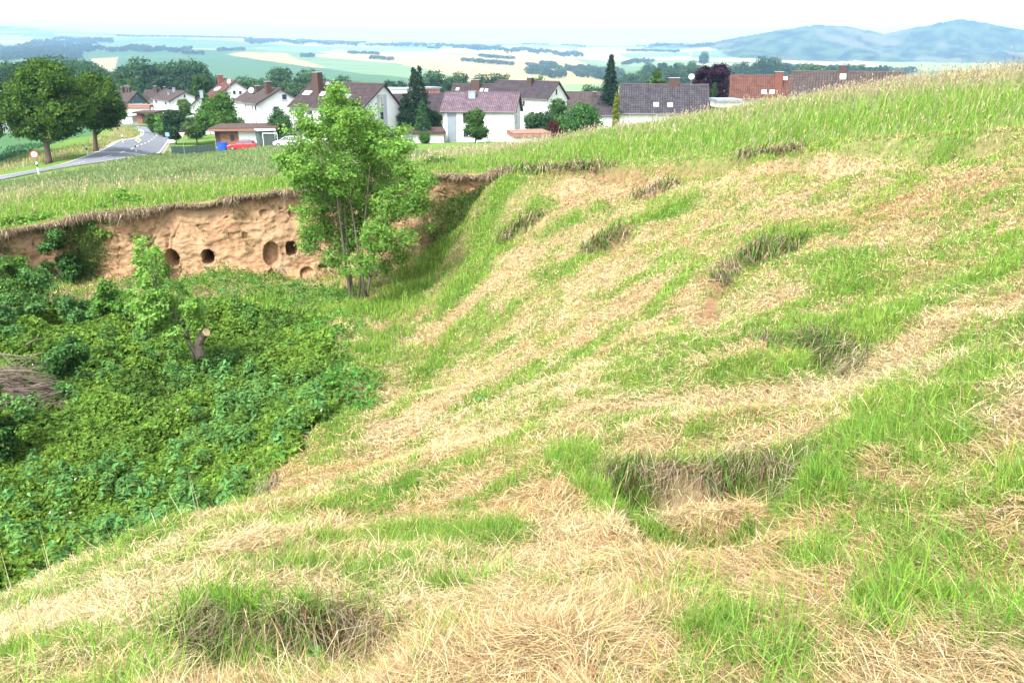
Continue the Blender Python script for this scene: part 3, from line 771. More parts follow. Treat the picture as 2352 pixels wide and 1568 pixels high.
def polar(n, r0, r1, f0=-42, f1=42, p=0.0):
    """points spread evenly per ring of the view: dense near, sparse far"""
    r = r0 * (r1 / r0) ** rng.random(n)
    f = np.radians(rng.uniform(f0, f1, n))
    return r * np.sin(f), r * np.cos(f), r
PXM = 1.0 / 804.0                                 # metres per metre of distance for one rendered pixel

def build_pit_grass():
    n = 1250000
    x, y, r = polar(n, 1.25, 34)
    xa, ya, ra = polar(200000, 1.25, 24, 42, 115); xa *= np.where(rng.random(len(xa)) < .4, -1, 1); xb, yb, rb_ = polar(30000, .35, 1.25, -180, 180)
    x = np.concatenate([x, xa, xb]); y = np.concatenate([y, ya, yb]); r = np.concatenate([r, ra, np.maximum(rb_, 1.0)]); n = len(x)
    d = lookup(D_G, x, y); bm = lookup(B_G, x, y); g = lookup(GR, x, y); s = lookup(SO, x, y); u = lookup(U_G, x, y)
    c = (u < 1230)
    bare = sstep(1180, 1260, u) * (1 - sstep(1500, 2000, u)) * sstep(.04, -.02, d) * sstep(-.55, -.25, d) * sstep(.30, .60, fbm(x / 1.6, y / 1.6, 3, 17))
    ok = (d < np.where(c, -.35, .25)) & (rng.random(n) > bm * 1.2) & (rng.random(n) > bare * .75)
    tuft = fbm(x / .16, y / .16, 3, 110)
    ok &= rng.random(n) < (1 - .82 * s)
    for E_ in EDGES: ok &= ~((edge_dist(E_ - np.array([0, .10]), x, y, False) < .11) & (rng.random(n) < .75))
    x, y, r, g, s, d, tuft, bm = [q[ok] for q in (x, y, r, g, s, d, tuft, bm)]
    n = len(x); z = gz(x, y)
    # green blades
    p = np.clip(.05 + .95 * g + (tuft - .5) * 1.1, .03, .84)
    isg = rng.random(n) < p
    floorz = sstep(16, 19, y) * sstep(2, -2, x) * (z < -6.6)
    i = isg; k = i.sum()
    px = r[i] * PXM
    L = (.042 + .065 * g[i] + .09 * np.clip(tuft[i] - .45, 0, 1)) * np.exp(rng.normal(0, .33, k)) + px * .7
    big = rng.random(k) < .008
    L = np.where(big, L * 2.0, L)
    L *= 1 + .8 * floorz[i]
    W = np.maximum(.003 + .003 * rng.random(k), px * (.55 + .3 * rng.random(k)))
    az = rng.uniform(0, 2 * PI, k)
    hues = fbm(x[i] / .9, y[i] / .9, 3, 112)
    C = jitter((.20, .345, .055), k, .26, .10)
    C = C * (1 + (hues - .5)[:, None] * np.array([1.0, .5, 1.0]))
    olive = sstep(.35, .0, g[i]) * .6 + .12
    C = mixc(C, jitter((.27, .28, .12), k, .2), np.clip(olive * (.4 + rng.random(k)), 0, 1) * .8)
    blades('slope_grass', np.column_stack([x[i], y[i], z[i] - .005]), L, W, az, np.abs(rng.normal(0, .28, k)), rng.uniform(.3, 1.15, k), np.clip(C, .004, .9), M_GRASS,
           label='bright green grass growing back in tufts over the mown slope of the pit', cat='grass')
    # straw: mown hay lying about and short stubble
    i = ~isg; k = i.sum(); px = r[i] * PXM
    hay = rng.random(k) < .62
    L = np.where(hay, .085 * np.exp(rng.normal(0, .42, k)) , .042 * np.exp(rng.normal(0, .3, k))) + px * .8
    W = np.maximum(.0018 + .0014 * rng.random(k), px * (.62 + .3 * rng.random(k)))
    swirl = fbm(x[i] / .5, y[i] / .5, 2, 113) * 4 * PI
    az = np.where(rng.random(k) < .55, swirl + rng.normal(0, .5, k), rng.uniform(0, 2 * PI, k))
    a1 = np.where(hay, rng.uniform(1.15, 1.6, k), np.abs(rng.normal(0, .35, k)))
    a2 = np.where(hay, rng.uniform(1.3, 1.85, k), rng.uniform(.1, .8, k))
    C = jitter((.45, .345, .175), k, .32, .05)
    C = mixc(C, jitter((.66, .55, .35), k, .1, .02), (rng.random(k) < .22) * .9)
    C = mixc(C, jitter((.22, .135, .075), k, .2), np.clip((rng.random(k) < .2) + s[i] * .8, 0, 1) * .85)
    hue = fbm(x[i] / 1.6, y[i] / 1.6, 3, 114)
    C = C * (1 + (hue - .5)[:, None] * np.array([.25, .5, .7]))
    lift = np.where(hay, rng.uniform(0, .05, k) * (1 + tuft[i]), 0)
    zz = z[i] + lift
    blades('mown_hay', np.column_stack([x[i], y[i], zz]), L, W, az, a1, a2, np.clip(C, .01, .9), M_STRAW,
           label='pale straw and cut stalks lying in dry patches on the mown pit slope', cat='hay')

def build_meadow():
    n = 640000
    x, y, r = polar(n, 9, 75, -50, 50)
    d = lookup(D_G, x, y); u = lookup(U_G, x, y)
    ok = (d > np.where(u < 1230, -.25, 0)) & (d < 60)
    x, y, r, d, u = [q[ok] for q in (x, y, r, d, u)]
    c1 = softin(CROP1, x, y, 1.0); c2 = inside(CROP2, x, y)
    ok = (rng.random(len(x)) > c1 * 1.1) & ~c2
    x, y, r, d, u = [q[ok] for q in (x, y, r, d, u)]
    n = len(x); z = top_z(x, y) - .03
    px = r * PXM
    right = sstep(1100, 1900, u)
    tall = sstep(.3, 3.0 + 2.0 * right, d)
    clump = fbm(x / 1.4, y / 1.4, 4, 120)
    seed = rng.random(n) < np.where(right > .5, .03 + .30 * sstep(8.5, 13, d + (clump - .5) * 4), .02 + .08 * sstep(5, 11, d))
    L = (.12 + .34 * tall * (.55 + .45 * right) + .25 * (clump - .5)) * np.exp(rng.normal(0, .25, n))
    L = np.where(seed, L * 1.3 + .12, L); L = np.maximum(L, .08)
    W = np.maximum(.004, px * (.5 + .35 * rng.random(n))) * np.where(seed, .7, 1)
    az = rng.normal(.2, 1.6, n)
    a1 = np.abs(rng.normal(0, .24, n)); a2 = a1 + np.abs(rng.normal(.45, .40, n))
    C = jitter((.18, .32, .05), n, .2, .09)
    C = mixc(C, jitter((.26, .34, .11), n, .2), np.clip(sstep(5, 14, d) * .6 + (clump - .5), 0, 1))
    C = mixc(C, jitter((.37, .31, .20), n, .2, .04), seed * .9)
    C = mixc(C, jitter((.50, .42, .22), n, .2, .04), (~seed & (rng.random(n) < .10)) * .8)
    edge = sstep(1.0, .0, d) * (rng.random(n) < .45)
    C = mixc(C, jitter((.46, .36, .20), n, .2, .04), edge)
    blades('meadow_grass', np.column_stack([x, y, z]), L, W, az, a1, a2, np.clip(C, .004, .9), M_GRASS,
           label='tall uncut meadow grass with brownish seed heads along the top of the pit', cat='grass')
    # seed heads: small drooping tips on the taller stems
    i = seed & (r < 60); k = i.sum()
    h = np.stack([np.cos(az[i]), np.sin(az[i]), np.zeros(k)], 1); up = np.array([0, 0, 1.0])
    tip = np.column_stack([x[i], y[i], z[i]]) + (up * np.cos(a1[i])[:, None] + h * np.sin(a1[i])[:, None]) * L[i][:, None] * .5 + (up * np.cos(a2[i])[:, None] + h * np.sin(a2[i])[:, None]) * L[i][:, None] * .38
    blades('seed_heads', tip, .09 + .05 * rng.random(k), np.maximum(.010, px[i] * .8), az[i], a2[i], a2[i] + .4, jitter((.42, .34, .23), k, .2, .05), M_GRASS,
           label='brownish pink seed heads nodding above the uncut meadow grass', cat='grass')

def build_crops():
    n = 150000
    x, y, r = polar(n, 32, 150, -46, 6)
    c1 = inside(CROP1, x, y); c2 = inside(CROP2, x, y)
    for nm_, msk, col, Lm, lab in (('green_crop', c1, (.185, .265, .10), .34, 'pale green cereal crop with wheel tracks between the road and the pit'), ('dark_crop', c2, (.06, .145, .065), .30, 'dark bluish green crop rows on the far side of the road')):
        xx, yy, rr = x[msk], y[msk], r[msk]
        # wheel tracks run through the crop
        a = hit(700, 340) if nm_ == 'green_crop' else hit(0, 380); b = hit(330, 405) if nm_ == 'green_crop' else hit(150, 305)
        e = (b - a)[:2]; e = e / np.linalg.norm(e); q = (xx - a[0]) * -e[1] + (yy - a[1]) * e[0]
        tr = np.minimum(np.abs(np.mod(q, 14) - 2.0), np.abs(np.mod(q, 14) - 3.9))
        keep = tr > .35
        xx, yy, rr = xx[keep], yy[keep], rr[keep]; k = len(xx)
        w = fbm(xx / 3, yy / 7, 3, 130)
        L = Lm * np.exp(rng.normal(0, .15, k)) * (.85 + .4 * w)
        C = jitter(col, k, .16, .06) * (1 + .5 * (w - .5))[:, None]
        if nm_ == 'green_crop': C = mixc(C, jitter((.25, .28, .14), k, .12), (rng.random(k) < .25) * 1.)
        blades(nm_, np.column_stack([xx, yy, gz(xx, yy)]), L, np.maximum(.02, rr * PXM * 1.3), rng.uniform(0, 6.3, k), np.abs(rng.normal(0, .15, k)), rng.uniform(.1, .7, k), np.clip(C, .004, .9), M_GRASS, label=lab, cat='crop')

def build_verge():
    """dry tan grass on the road bank"""
    P = poly_of([(0, 376), (113, 352), (200, 330), (262, 296), (240, 282), (300, 284), (322, 300), (300, 318), (230, 345), (120, 372), (0, 398)])
    lo, hi = P.min(0), P.max(0); n = 60000
    x = rng.uniform(lo[0], hi[0], n); y = rng.uniform(lo[1], hi[1], n); m = inside(P, x, y); x, y = x[m], y[m]; n = len(x)
    w = fbm(x / 4, y / 4, 3, 140)
    C = mixc(jitter((.40, .36, .18), n, .15), jitter((.17, .30, .05), n, .2), np.clip((w - .45) * 4, 0, 1))
    blades('road_verge_grass', np.column_stack([x, y, gz(x, y)]), .45 * np.exp(rng.normal(0, .25, n)), .10, rng.uniform(0, 6.3, n), .15, .6, C, M_GRASS, label='dry yellowish grass on the bank inside the road bend', cat='grass')

def build_bramble():
    # leaf canopy: mounded clumps over the sunken floor
    lo, hi = BRAMBLE.min(0), BRAMBLE.max(0)
    n = 900000
    x = rng.uniform(max(lo[0], -24), hi[0], n); y = rng.uniform(lo[1], hi[1], n)
    r = np.hypot(x, y)
    bg_ = lookup(B_G, x, y); k = rng.random(n) < (bg_ - .08) * 2.2
    k &= rng.random(n) < np.clip((13 / r) ** 1.6, .12, 1) * np.where(np.abs(np.arctan2(x, y)) > R(37), .25, 1)
    x, y, r = x[k], y[k], r[k]; n = len(x)
    m = np.clip((fbm(x / 1.1, y / 1.1, 3, 150) - .28) * 2.1, 0, 1.1); m2 = fbm(x / .38, y / .38, 3, 151)
    top = .16 + .50 * m * lookup(B_G, x, y) + .26 * (m2 - .5)
    e = 1e-1
    gx = (fbm((x + e) / .38, y / .38, 3, 151) - m2) * .22 / e; gy = (fbm(x / .38, (y + e) / .38, 3, 151) - m2) * .22 / e
    dep = rng.random(n) ** 1.8 * .28
    z = gz(x, y) + top - dep
    nr = np.stack([-gx * 1.2, -gy * 1.2, np.ones(n)], 1) + rng.normal(0, .6, (n, 3))
    size = (.068 + .04 * rng.random(n)) * np.maximum(1, r / 16)
    C = jitter((.135, .235, .040), n, .28, .07)
    C = mixc(C, jitter((.095, .18, .040), n, .2), np.clip((fbm(x / 2.5, y / 2.5, 3, 152) - .45) * 4, 0, 1))
    C = mixc(C, jitter((.19, .33, .055), n, .2), np.clip((fbm(x / .8, y / .8, 3, 153) - .55) * 5, 0, 1) * .7)
    V, F, c = leaves_np(np.column_stack([x, y, z]), nr, size, C, .8)
    o = mesh_np('bramble_thicket', V, F, M_LEAF, col=c); tag(o, 'dense bed of green bramble leaves filling the floor of the pit', 'brambles', kind='stuff')
    # nettles standing above the brambles
    k0 = 420; i = rng.choice(n, k0, replace=False); cx_, cy2 = x[i], y[i]; keep = fbm(cx_ / 2.2, cy2 / 2.2, 3, 155) > .47; cx_, cy2 = cx_[keep], cy2[keep]; k0 = len(cx_)
    per = 46; ks = np.repeat(np.arange(k0), per); hN = rng.uniform(.35, .75, k0); t = rng.random(k0 * per) ** .7
    rad = .16 * (1.15 - t) + .04; aa = rng.uniform(0, 2 * PI, k0 * per)
    P = np.stack([cx_[ks] + np.cos(aa) * rad, cy2[ks] + np.sin(aa) * rad, gz(cx_, cy2)[ks] + .25 + hN[ks] * t], 1)
    V, F, c = leaves_np(P, np.stack([np.cos(aa) * .5, np.sin(aa) * .5, np.ones(len(aa))], 1) + rng.normal(0, .3, P.shape), .10 + .05 * rng.random(len(aa)), jitter((.11, .24, .07), len(aa), .2, .1) * np.exp(rng.normal(0, .15, k0))[ks][:, None], .5)
    o = mesh_np('nettle_stems', V, F, M_LEAF, col=c); tag(o, 'taller nettles standing in patches above the bramble leaves', 'nettles', kind='stuff')
    i = rng.choice(n, 70, replace=False); V, F, c = leaves_np(np.column_stack([x[i], y[i], z[i] + .08]), rng.normal(0, .4, (70, 3)) + np.array([0, -.3, 1]), .055, jitter((.6, .6, .55), 70, .05, .01), .95)
    o = mesh_np('bramble_flowers', V, F, M_LEAF, col=c); tag(o, 'scattered small white bramble flowers among the leaves', 'flowers', kind='stuff')
    # looser ground cover between thicket, wall foot and slope
    n = 90000
    x, y, r = polar(n, 12, 31, -45, -4)
    d = lookup(D_G, x, y); b = lookup(B_G, x, y); z = gz(x, y)
    g = fbm(x / 1.2, y / 1.2, 3, 160)
    k = (d < -.1) & (z < -6.3) & (g > .40) & (b < .7) & (x / y < -.25 + .14 * (fbm(x / 1.5, y / 1.5, 3, 161) - .5) + .05 * rng.random(n))
    x, y, r, z, g = [q[k] for q in (x, y, r, z, g)]; n = len(x)
    V, F, c = leaves_np(np.column_stack([x, y, z + rng.random(n) * (.1 + .35 * (g - .4) * 3)]), rng.normal(0, .6, (n, 3)) + np.array([0, 0, 1]), .075 + .05 * rng.random(n), jitter((.085, .22, .045), n, .3, .1), .6)
    o = mesh_np('pit_floor_weeds', V, F, M_LEAF, col=c); tag(o, 'low nettles and weeds below the loess wall on the pit floor', 'weeds', kind='stuff')

def build_cliff_growth():
    Q, Nn, u, G, nb, h = CL['Q'], CL['N'], CL['u'], CL['G'], CL['nb'], CL['h']
    # root fringe hanging over the lip
    n = 46000
    i = rng.integers(0, len(Q), n); i = i[(h[i] > .4)]; n = len(i)
    row = nb + rng.integers(0, 7, n)
    P = G[row, i] + np.column_stack([Nn[i] * rng.uniform(-.05, .12, (n, 1)), rng.uniform(-.02, .05, n)])
    s = CL['s'][i]; dens = fbm(s / .7, s * 0 + 3, 3, 170)
    L = (.10 + .42 * np.clip(dens - .3, 0, 1)) * np.exp(rng.normal(0, .35, n))
    az = np.arctan2(Nn[i, 1], Nn[i, 0]) + rng.normal(0, .7, n)
    C = mixc(jitter((.23, .165, .10), n, .3, .04), jitter((.42, .36, .26), n, .2, .03), (rng.random(n) < .35) * 1.)
    blades('root_fringe', P, L, .022, az, rng.uniform(1.0, 1.9, n), rng.uniform(2.1, 3.1, n), C, M_STRAW, label='brown fringe of roots and dead grass hanging over the lip of the wall', cat='roots')
    # green growth: gully on the left, tufts on the wall and along the foot
    Vs = []
    n = 150000
    i = rng.integers(0, len(Q), n); t = rng.random(n); hh = t * (h[i] + .5); s = CL['s'][i]; uu = u[i]
    gul = np.exp(-((uu - (150 + 40 * np.sin(t * 4))) / (26 + 18 * t)) ** 2)
    foot = sstep(.66, .98, t + .35 * (fbm(s / .7, hh, 3, 171) - .5)) * .8
    leftm = sstep(120, -60, uu) * sstep(.5, .62, fbm(s / .5, hh / .5, 3, 172)) * .8
    tuftm = sstep(.70, .78, fbm(s / .35, hh / .35, 2, 173)) * .5
    corner = sstep(940, 1060, uu) * sstep(.2, .4, t) * 1.0; foot = foot * .45; leftm = leftm * .6
    k = (rng.random(n) < np.clip(gul * 1.6 + foot + leftm + tuftm * .4 + corner, 0, 1)) & (h[i] > .2)
    ii, tk = i[k], t[k]; n = len(ii)
    row = np.clip(nb + (tk * 120).astype(int), nb, len(G) - 1)
    P = G[row, ii] + np.column_stack([Nn[ii] * rng.uniform(0, .12, (n, 1)), np.zeros(n)])
    az = np.arctan2(Nn[ii, 1], Nn[ii, 0]) + rng.normal(0, .8, n)
    C = mixc(jitter((.10, .22, .045), n, .3, .1), jitter((.34, .27, .14), n, .2), (rng.random(n) < .25) * .9)
    blades('wall_grass', P, .12 * np.exp(rng.normal(0, .4, n)), .03, az, rng.uniform(.2, .9, n), rng.uniform(.7, 2.0, n), C, M_GRASS, label='grass and weeds growing up the gully and along the foot of the loess wall', cat='grass')
def build_overhangs():
    """matted dead grass hanging over the broken edges of the slumps"""
    P = []; W = []
    for E_ in EDGES:
        L = np.hypot(*np.diff(E_, axis=0).T); tot = L.sum(); Y = E_[:, 1].mean(); k = int(tot * 900 / max(1, Y / 5))
        cs = np.concatenate([[0], np.cumsum(L)]); t = rng.random(k) * tot
        P.append(np.stack([np.interp(t, cs, E_[:, 0]), np.interp(t, cs, E_[:, 1])], 1) + rng.normal(0, .035 * (1 + Y / 12), (k, 2)) + np.array([0, .05])); W.append(np.full(k, Y))
    P = np.vstack(P); Y = np.concatenate(W); n = len(P); d = fbm(P[:, 0] / .3, P[:, 1] / .3, 3, 180)
    C = mixc(jitter((.22, .165, .10), n, .3, .04), jitter((.36, .31, .20), n, .25, .04), (rng.random(n) < .45) * 1.)
    C = mixc(C, jitter((.11, .21, .045), n, .25, .08), (rng.random(n) < np.clip((d - .35) * 2, 0, .6)) * 1.)
    az = np.arctan2(-P[:, 1], -P[:, 0]) + (fbm(P[:, 0] / .12, P[:, 1] / .12, 2, 181) - .5) * 4 + rng.normal(0, .5, n)
    blades('overhanging_thatch', np.column_stack([P, gz(P[:, 0], P[:, 1] + .06)]), (.12 + .22 * d) * np.exp(rng.normal(0, .3, n)) * (1 + Y / 30), np.maximum(.004, Y * PXM * .9), az, rng.uniform(.2, 1.7, n), rng.uniform(1.3, 3.0, n), C, M_STRAW, label='matted dead grass hanging over the broken edges of the slumps in the slope', cat='grass')
build_overhangs()
build_pit_grass(); build_meadow(); build_crops(); build_verge(); build_bramble(); build_cliff_growth()

# ------------------------------------------------------------------ village materials
M_WALL = plain('white_render', (.78, .79, .80), .9, .05, 1.2)
M_WALL2 = plain('grey_render', (.42, .46, .52), .9, .05, 1.2)
M_WALL3 = plain('cream_render', (.66, .65, .62), .9, .08, 1.2)
M_SLATE = plain('slate_cladding', (.09, .115, .16), .7, .2, 5)
M_WOOD = plain('brown_timber', (.22, .11, .065), .8, .25, 4)
M_PALEWOOD = plain('pale_boards', (.26, .15, .11), .8, .2, 4)
M_DWOOD = plain('dark_timber', (.07, .045, .035), .8, .25, 4)
M_BRICK = plain('chimney_brick', (.085, .05, .042), .9, .3, 8)
M_RBRICK = plain('red_brick', (.17, .07, .05), .9, .3, 8)
M_SHEET = plain('grey_sheet_metal', (.28, .32, .38), .5, .1, 3)
M_GUTTER = plain('gutter_metal', (.20, .17, .17), .5, .1, 3)
M_WHITE = plain('white_paint', (.80, .81, .82), .5, .04, 3)
M_BLACK = plain('black_paint', (.02, .02, .02), .5, .1, 3)
M_GREY = plain('grey_metal', (.35, .37, .38), .45, .1, 5, metal=.3)
M_BARK = plain('bark', (.13, .10, .075), .95, .35, 7, .02)
M_STEM = plain('grey_bark', (.15, .13, .10), .95, .3, 9, .01)
M_CUT = plain('cut_wood', (.62, .45, .26), .9, .2, 9)
M_ASPHALT = plain('asphalt', (.15, .165, .19), .9, .10, .6)
M_LINE = plain('road_paint', (.75, .76, .77), .7, .12, 3)
M_KERBSOIL = plain('gravel_edge', (.30, .28, .20), .95, .2, 2)
M_GLASSBLOCK = plain('glass_blocks', (.25, .30, .34), .25, .25, 6, spec=.6)
M_TARP = plain('grey_green_tarp', (.085, .115, .11), .8, .2, 3)
M_FENCE = plain('green_mesh', (.03, .06, .05), .8, .2, 3)
def glass_mat():
    m, nt, out = new_mat('window_glass')
    b = N(nt, 'ShaderNodeBsdfPrincipled'); b.inputs['Base Color'].default_value = (.035, .045, .06, 1); b.inputs['Roughness'].default_value = .12
    b.inputs['Specular IOR Level'].default_value = .5
    nt.links.new(b.outputs[0], out.inputs['Surface']); return m
M_GLASS = glass_mat()
M_BLIND = plain('closed_blind', (.50, .40, .28), .7, .1, 3)
def roof_mat(name, c1, c2, mortar, bw=.33, bh=.36, moss=0.0):
    """interlocking tiles in rows, from the roof's own UV in metres"""
    m, nt, out = new_mat(name)
    b = N(nt, 'ShaderNodeBsdfPrincipled'); b.inputs['Roughness'].default_value = .85; b.inputs['Specular IOR Level'].default_value = .15
    uv = N(nt, 'ShaderNodeUVMap'); br = N(nt, 'ShaderNodeTexBrick')
    br.inputs['Color1'].default_value = (*c1, 1); br.inputs['Color2'].default_value = (*c2, 1); br.inputs['Mortar'].default_value = (*mortar, 1)
    br.inputs['Scale'].default_value = 1; br.inputs['Brick Width'].default_value = bw; br.inputs['Row Height'].default_value = bh
    br.inputs['Mortar Size'].default_value = .035; br.inputs['Mortar Smooth'].default_value = .4; br.offset = 0
    no = N(nt, 'ShaderNodeTexNoise'); no.inputs['Scale'].default_value = .9; no.inputs['Detail'].default_value = 8
    mp = N(nt, 'ShaderNodeMapRange'); mp.inputs['From Min'].default_value = .3; mp.inputs['From Max'].default_value = .7; mp.inputs['To Min'].default_value = .75; mp.inputs['To Max'].default_value = 1.25
    sc = N(nt, 'ShaderNodeVectorMath', operation='SCALE')
    nt.links.new(uv.outputs[0], br.inputs['Vector']); nt.links.new(uv.outputs[0], no.inputs['Vector']); nt.links.new(no.outputs['Fac'], mp.inputs['Value'])
    nt.links.new(br.outputs['Color'], sc.inputs[0]); nt.links.new(mp.outputs[0], sc.inputs['Scale']); nt.links.new(sc.outputs[0], b.inputs['Base Color'])
    wv = N(nt, 'ShaderNodeTexWave'); wv.wave_type = 'BANDS'; wv.bands_direction = 'Y'; wv.wave_profile = 'SAW'; wv.inputs['Scale'].default_value = 1 / bh / 2 / 3.14159 * 3.14159 * .318 * 3.14159
    bp = N(nt, 'ShaderNodeBump'); bp.inputs['Distance'].default_value = .03
    nt.links.new(br.outputs['Fac'], bp.inputs['Height']); bp.invert = True; nt.links.new(bp.outputs[0], b.inputs['Normal'])
    nt.links.new(b.outputs[0], out.inputs['Surface']); return m
RT_DARK = roof_mat('dark_tiles', (.055, .042, .044), (.072, .054, .054), (.018, .015, .018))
RT_BROWN = roof_mat('brown_tiles', (.072, .057, .055), (.092, .071, .067), (.03, .024, .023))
RT_PURPLE = roof_mat('plum_glazed_tiles', (.125, .088, .112), (.18, .135, .16), (.028, .018, .025), .30, .34)
RT_RED = roof_mat('red_tiles', (.11, .052, .040), (.14, .066, .05), (.04, .02, .018))
RT_ANTH = roof_mat('anthracite_tiles', (.05, .042, .05), (.06, .05, .058), (.028, .023, .028))
RT_GREYT = roof_mat('grey_tiles', (.048, .046, .056), (.075, .068, .076), (.016, .015, .019), .34, .38)

def house(label, q, wall, roof, group='houses of the village below the pit', wins=(), chim=(), sky_l=(), dish=(), pipe=(), trim=M_GUTTER, base=None, strip=None, clad=None, name='house', cat='house', gable=None):
    """gabled house: ridge from end A at (x, y) along th; W/ze on the left of the ridge, W2/ze2 on the right"""
    x, y, th, L, W, zr, ze = q['x'], q['y'], R(q['th']), q['L'], q['W'], q['zr'], q['ze']
    W2, ze2 = q.get('W2', W), q.get('ze2', ze)
    t = np.array([math.cos(th), math.sin(th)]); n = np.array([-t[1], t[0]])
    cx, cy_ = np.array([x, y]) + t * L / 2
    zb = base if base is not None else float(gz(np.array([cx]), np.array([cy_]))[0]) - .6
    root = empty(name, (x, y, zb), th)
    tag(root, label, cat, group)
    zr -= zb; ze -= zb; ze2 -= zb
    hl, hr = W / 2, W2 / 2; sl = (zr - ze) / hl; sr = (zr - ze2) / hr
    wl, wr = hl - .45, hr - .45; x0, x1 = .4, L - .4; T = .16
    under = lambda yy: zr - T - .02 - (sl * yy if yy > 0 else -sr * yy)
    b = MB()
    ring = [(x0, wl, 0), (x0, wl, under(wl)), (x0, 0, under(0)), (x0, -wr, under(-wr)), (x0, -wr, 0)]
    b.prism(ring, (x1 - x0, 0, 0))
    b.build('wall', wall, root)
    # roof: two slabs meeting on the ridge
    V = []; F = []; UV = []
    def slab(sg, hw, s_):
        k = len(V); ln = math.hypot(hw, s_ * hw)
        pts = [(0, 0, zr), (L, 0, zr), (L, sg * hw, zr - s_ * hw), (0, sg * hw, zr - s_ * hw)]
        V.extend(pts); V.extend([(p[0], p[1], p[2] - T) for p in pts])
        fs = [(0, 1, 2, 3) if sg < 0 else (3, 2, 1, 0), (4, 7, 6, 5) if sg < 0 else (5, 6, 7, 4), (3, 2, 6, 7), (0, 3, 7, 4), (2, 1, 5, 6)]
        uvp = [(0, 0), (L, 0), (L, ln), (0, ln)] * 2
        for f in fs:
            F.append([i + k for i in f]); UV.extend([uvp[i] for i in f])
    slab(1, hl, sl); slab(-1, hr, sr)
    rf = mesh_np('roof', V, np.array(F), roof, parent=root, uv=UV)
    rb = MB(); rb.tube([(0.01, 0, zr + .02), (L - .01, 0, zr + .02)], .10, 6); rb.build('ridge_cap', M_RIDGE, rf)
    # barge boards on the gables
    for xx in (-.02, L + .02):
        bb = MB()
        for sg, hw, s_ in ((1, hl, sl), (-1, hr, sr)):
            p = [(xx - .03, 0, zr + .01), (xx - .03, sg * hw, zr - s_ * hw + .01), (xx - .03, sg * hw, zr - s_ * hw - .26), (xx - .03, 0, zr - .26)]
            bb.prism(p, (.06, 0, 0))
        bb.build('barge_board', M_DWOOD, rf)
    for sg, hw, s_ in ((1, hl, sl), (-1, hr, sr)):
        g = MB(); g.tube([(.05, sg * (hw + .05), zr - s_ * hw - .10), (L - .05, sg * (hw + .05), zr - s_ * hw - .10)], .075, 6); g.build('gutter', M_GUTTER, rf)
    O = np.array([x, y, zb])
    def loc(p):
        d = np.asarray(p) - O; return np.array([d[0] * t[0] + d[1] * t[1], d[0] * n[0] + d[1] * n[1], d[2]])
    def onplane(face, u, v):
        d = loc(ray(u, v) + O); o = loc((0, 0, 0))            # local direction and eye
        if face == 'A': k = (x0 - o[0]) / d[0]
        elif face == 'L': k = (wl - o[1]) / d[1]
        elif face == 'R': k = (-wr - o[1]) / d[1]
        elif face == 'RL': k = (zr - sl * o[1] - o[2]) / (d[2] + sl * d[1])
        elif face == 'RR': k = (zr + sr * o[1] - o[2]) / (d[2] - sr * d[1])
        return o + d * k
    nrm = {'A': np.array([-1., 0, 0]), 'L': np.array([0, 1., 0]), 'R': np.array([0, -1., 0]),
           'RL': np.array([0, sl, 1.]) / math.hypot(1, sl), 'RR': np.array([0, -sr, 1.]) / math.hypot(1, sr)}
    ax = {'A': (np.array([0, 1., 0]), np.array([0, 0, 1.])), 'L': (np.array([1., 0, 0]), np.array([0, 0, 1.])), 'R': (np.array([1., 0, 0]), np.array([0, 0, 1.])),
          'RL': (np.array([1., 0, 0]), np.array([0, 1, -sl]) / math.hypot(1, sl)), 'RR': (np.array([1., 0, 0]), np.array([0, 1, sr]) / math.hypot(1, sr))}
    def panel(face, u, v, wpx, hpx):
        c = onplane(face, u, v); e1, e2 = ax[face]
        w = abs(np.dot(onplane(face, u + wpx / 2, v) - onplane(face, u - wpx / 2, v), e1)); h = abs(np.dot(onplane(face, u, v + hpx / 2) - onplane(face, u, v - hpx / 2), e2))
        return c, min(w, 3.2) if face != 'A' else min(w, 4.0), min(h, 6), e1, e2, nrm[face]
    def slabbox(mb, c, e1, e2, nn, w, h, d0, d1):
        P = [c + e1 * a * w / 2 + e2 * b_ * h / 2 for a, b_ in ((-1, -1), (1, -1), (1, 1), (-1, 1))]
        mb.prism([p + nn * d0 for p in P], nn * (d1 - d0))
    for wdef in wins:
        face, u, v, wp, hp = wdef[:5]; kind = wdef[5] if len(wdef) > 5 else 'win'
        c, w, h, e1, e2, nn = panel(face, u, v, wp, hp)
        if kind == 'lattice':
            f = MB()
            slabbox(f, c, e1, e2, nn, w, h, -.05, .02); gb = f.build('glass_block_panel', M_GLASSBLOCK, root)
            g = MB(); k1 = 6; k2 = int(h / .3)
            for i in range(k1 + 1): slabbox(g, c + e1 * (-w / 2 + w * i / k1), e1, e2, nn, .06, h + .06, .0, .05)
            for i in range(k2 + 1): slabbox(g, c + e2 * (-h / 2 + h * i / k2), e1, e2, nn, w + .055, .06, .0, .047)
            g.build('grid', M_SHEET, gb); continue
        if kind == 'strip':
            f = MB(); slabbox(f, c, e1, e2, nn, w, h, -.03, .015); f.build('painted_strip', M_WALL2, root); continue
        f = MB(); fw = .07
        for sg in (-1, 1):
            slabbox(f, c + e1 * sg * (w / 2 - fw / 2), e1, e2, nn, fw, h, -.02, .05)
            slabbox(f, c + e2 * sg * (h / 2 - fw / 2), e1, e2, nn, w - 2 * fw, fw, -.02, .048)
        if w > 1.1: slabbox(f, c, e1, e2, nn, .06, h - 2 * fw, -.02, .045)
        fr = f.build('window', M_WHITE if kind != 'dark' else M_DWOOD, root)
        p = MB(); slabbox(p, c, e1, e2, nn, w - 2 * fw, h - 2 * fw, -.02, .022); p.build('pane', M_BLIND if kind == 'blind' else M_GLASS, fr)
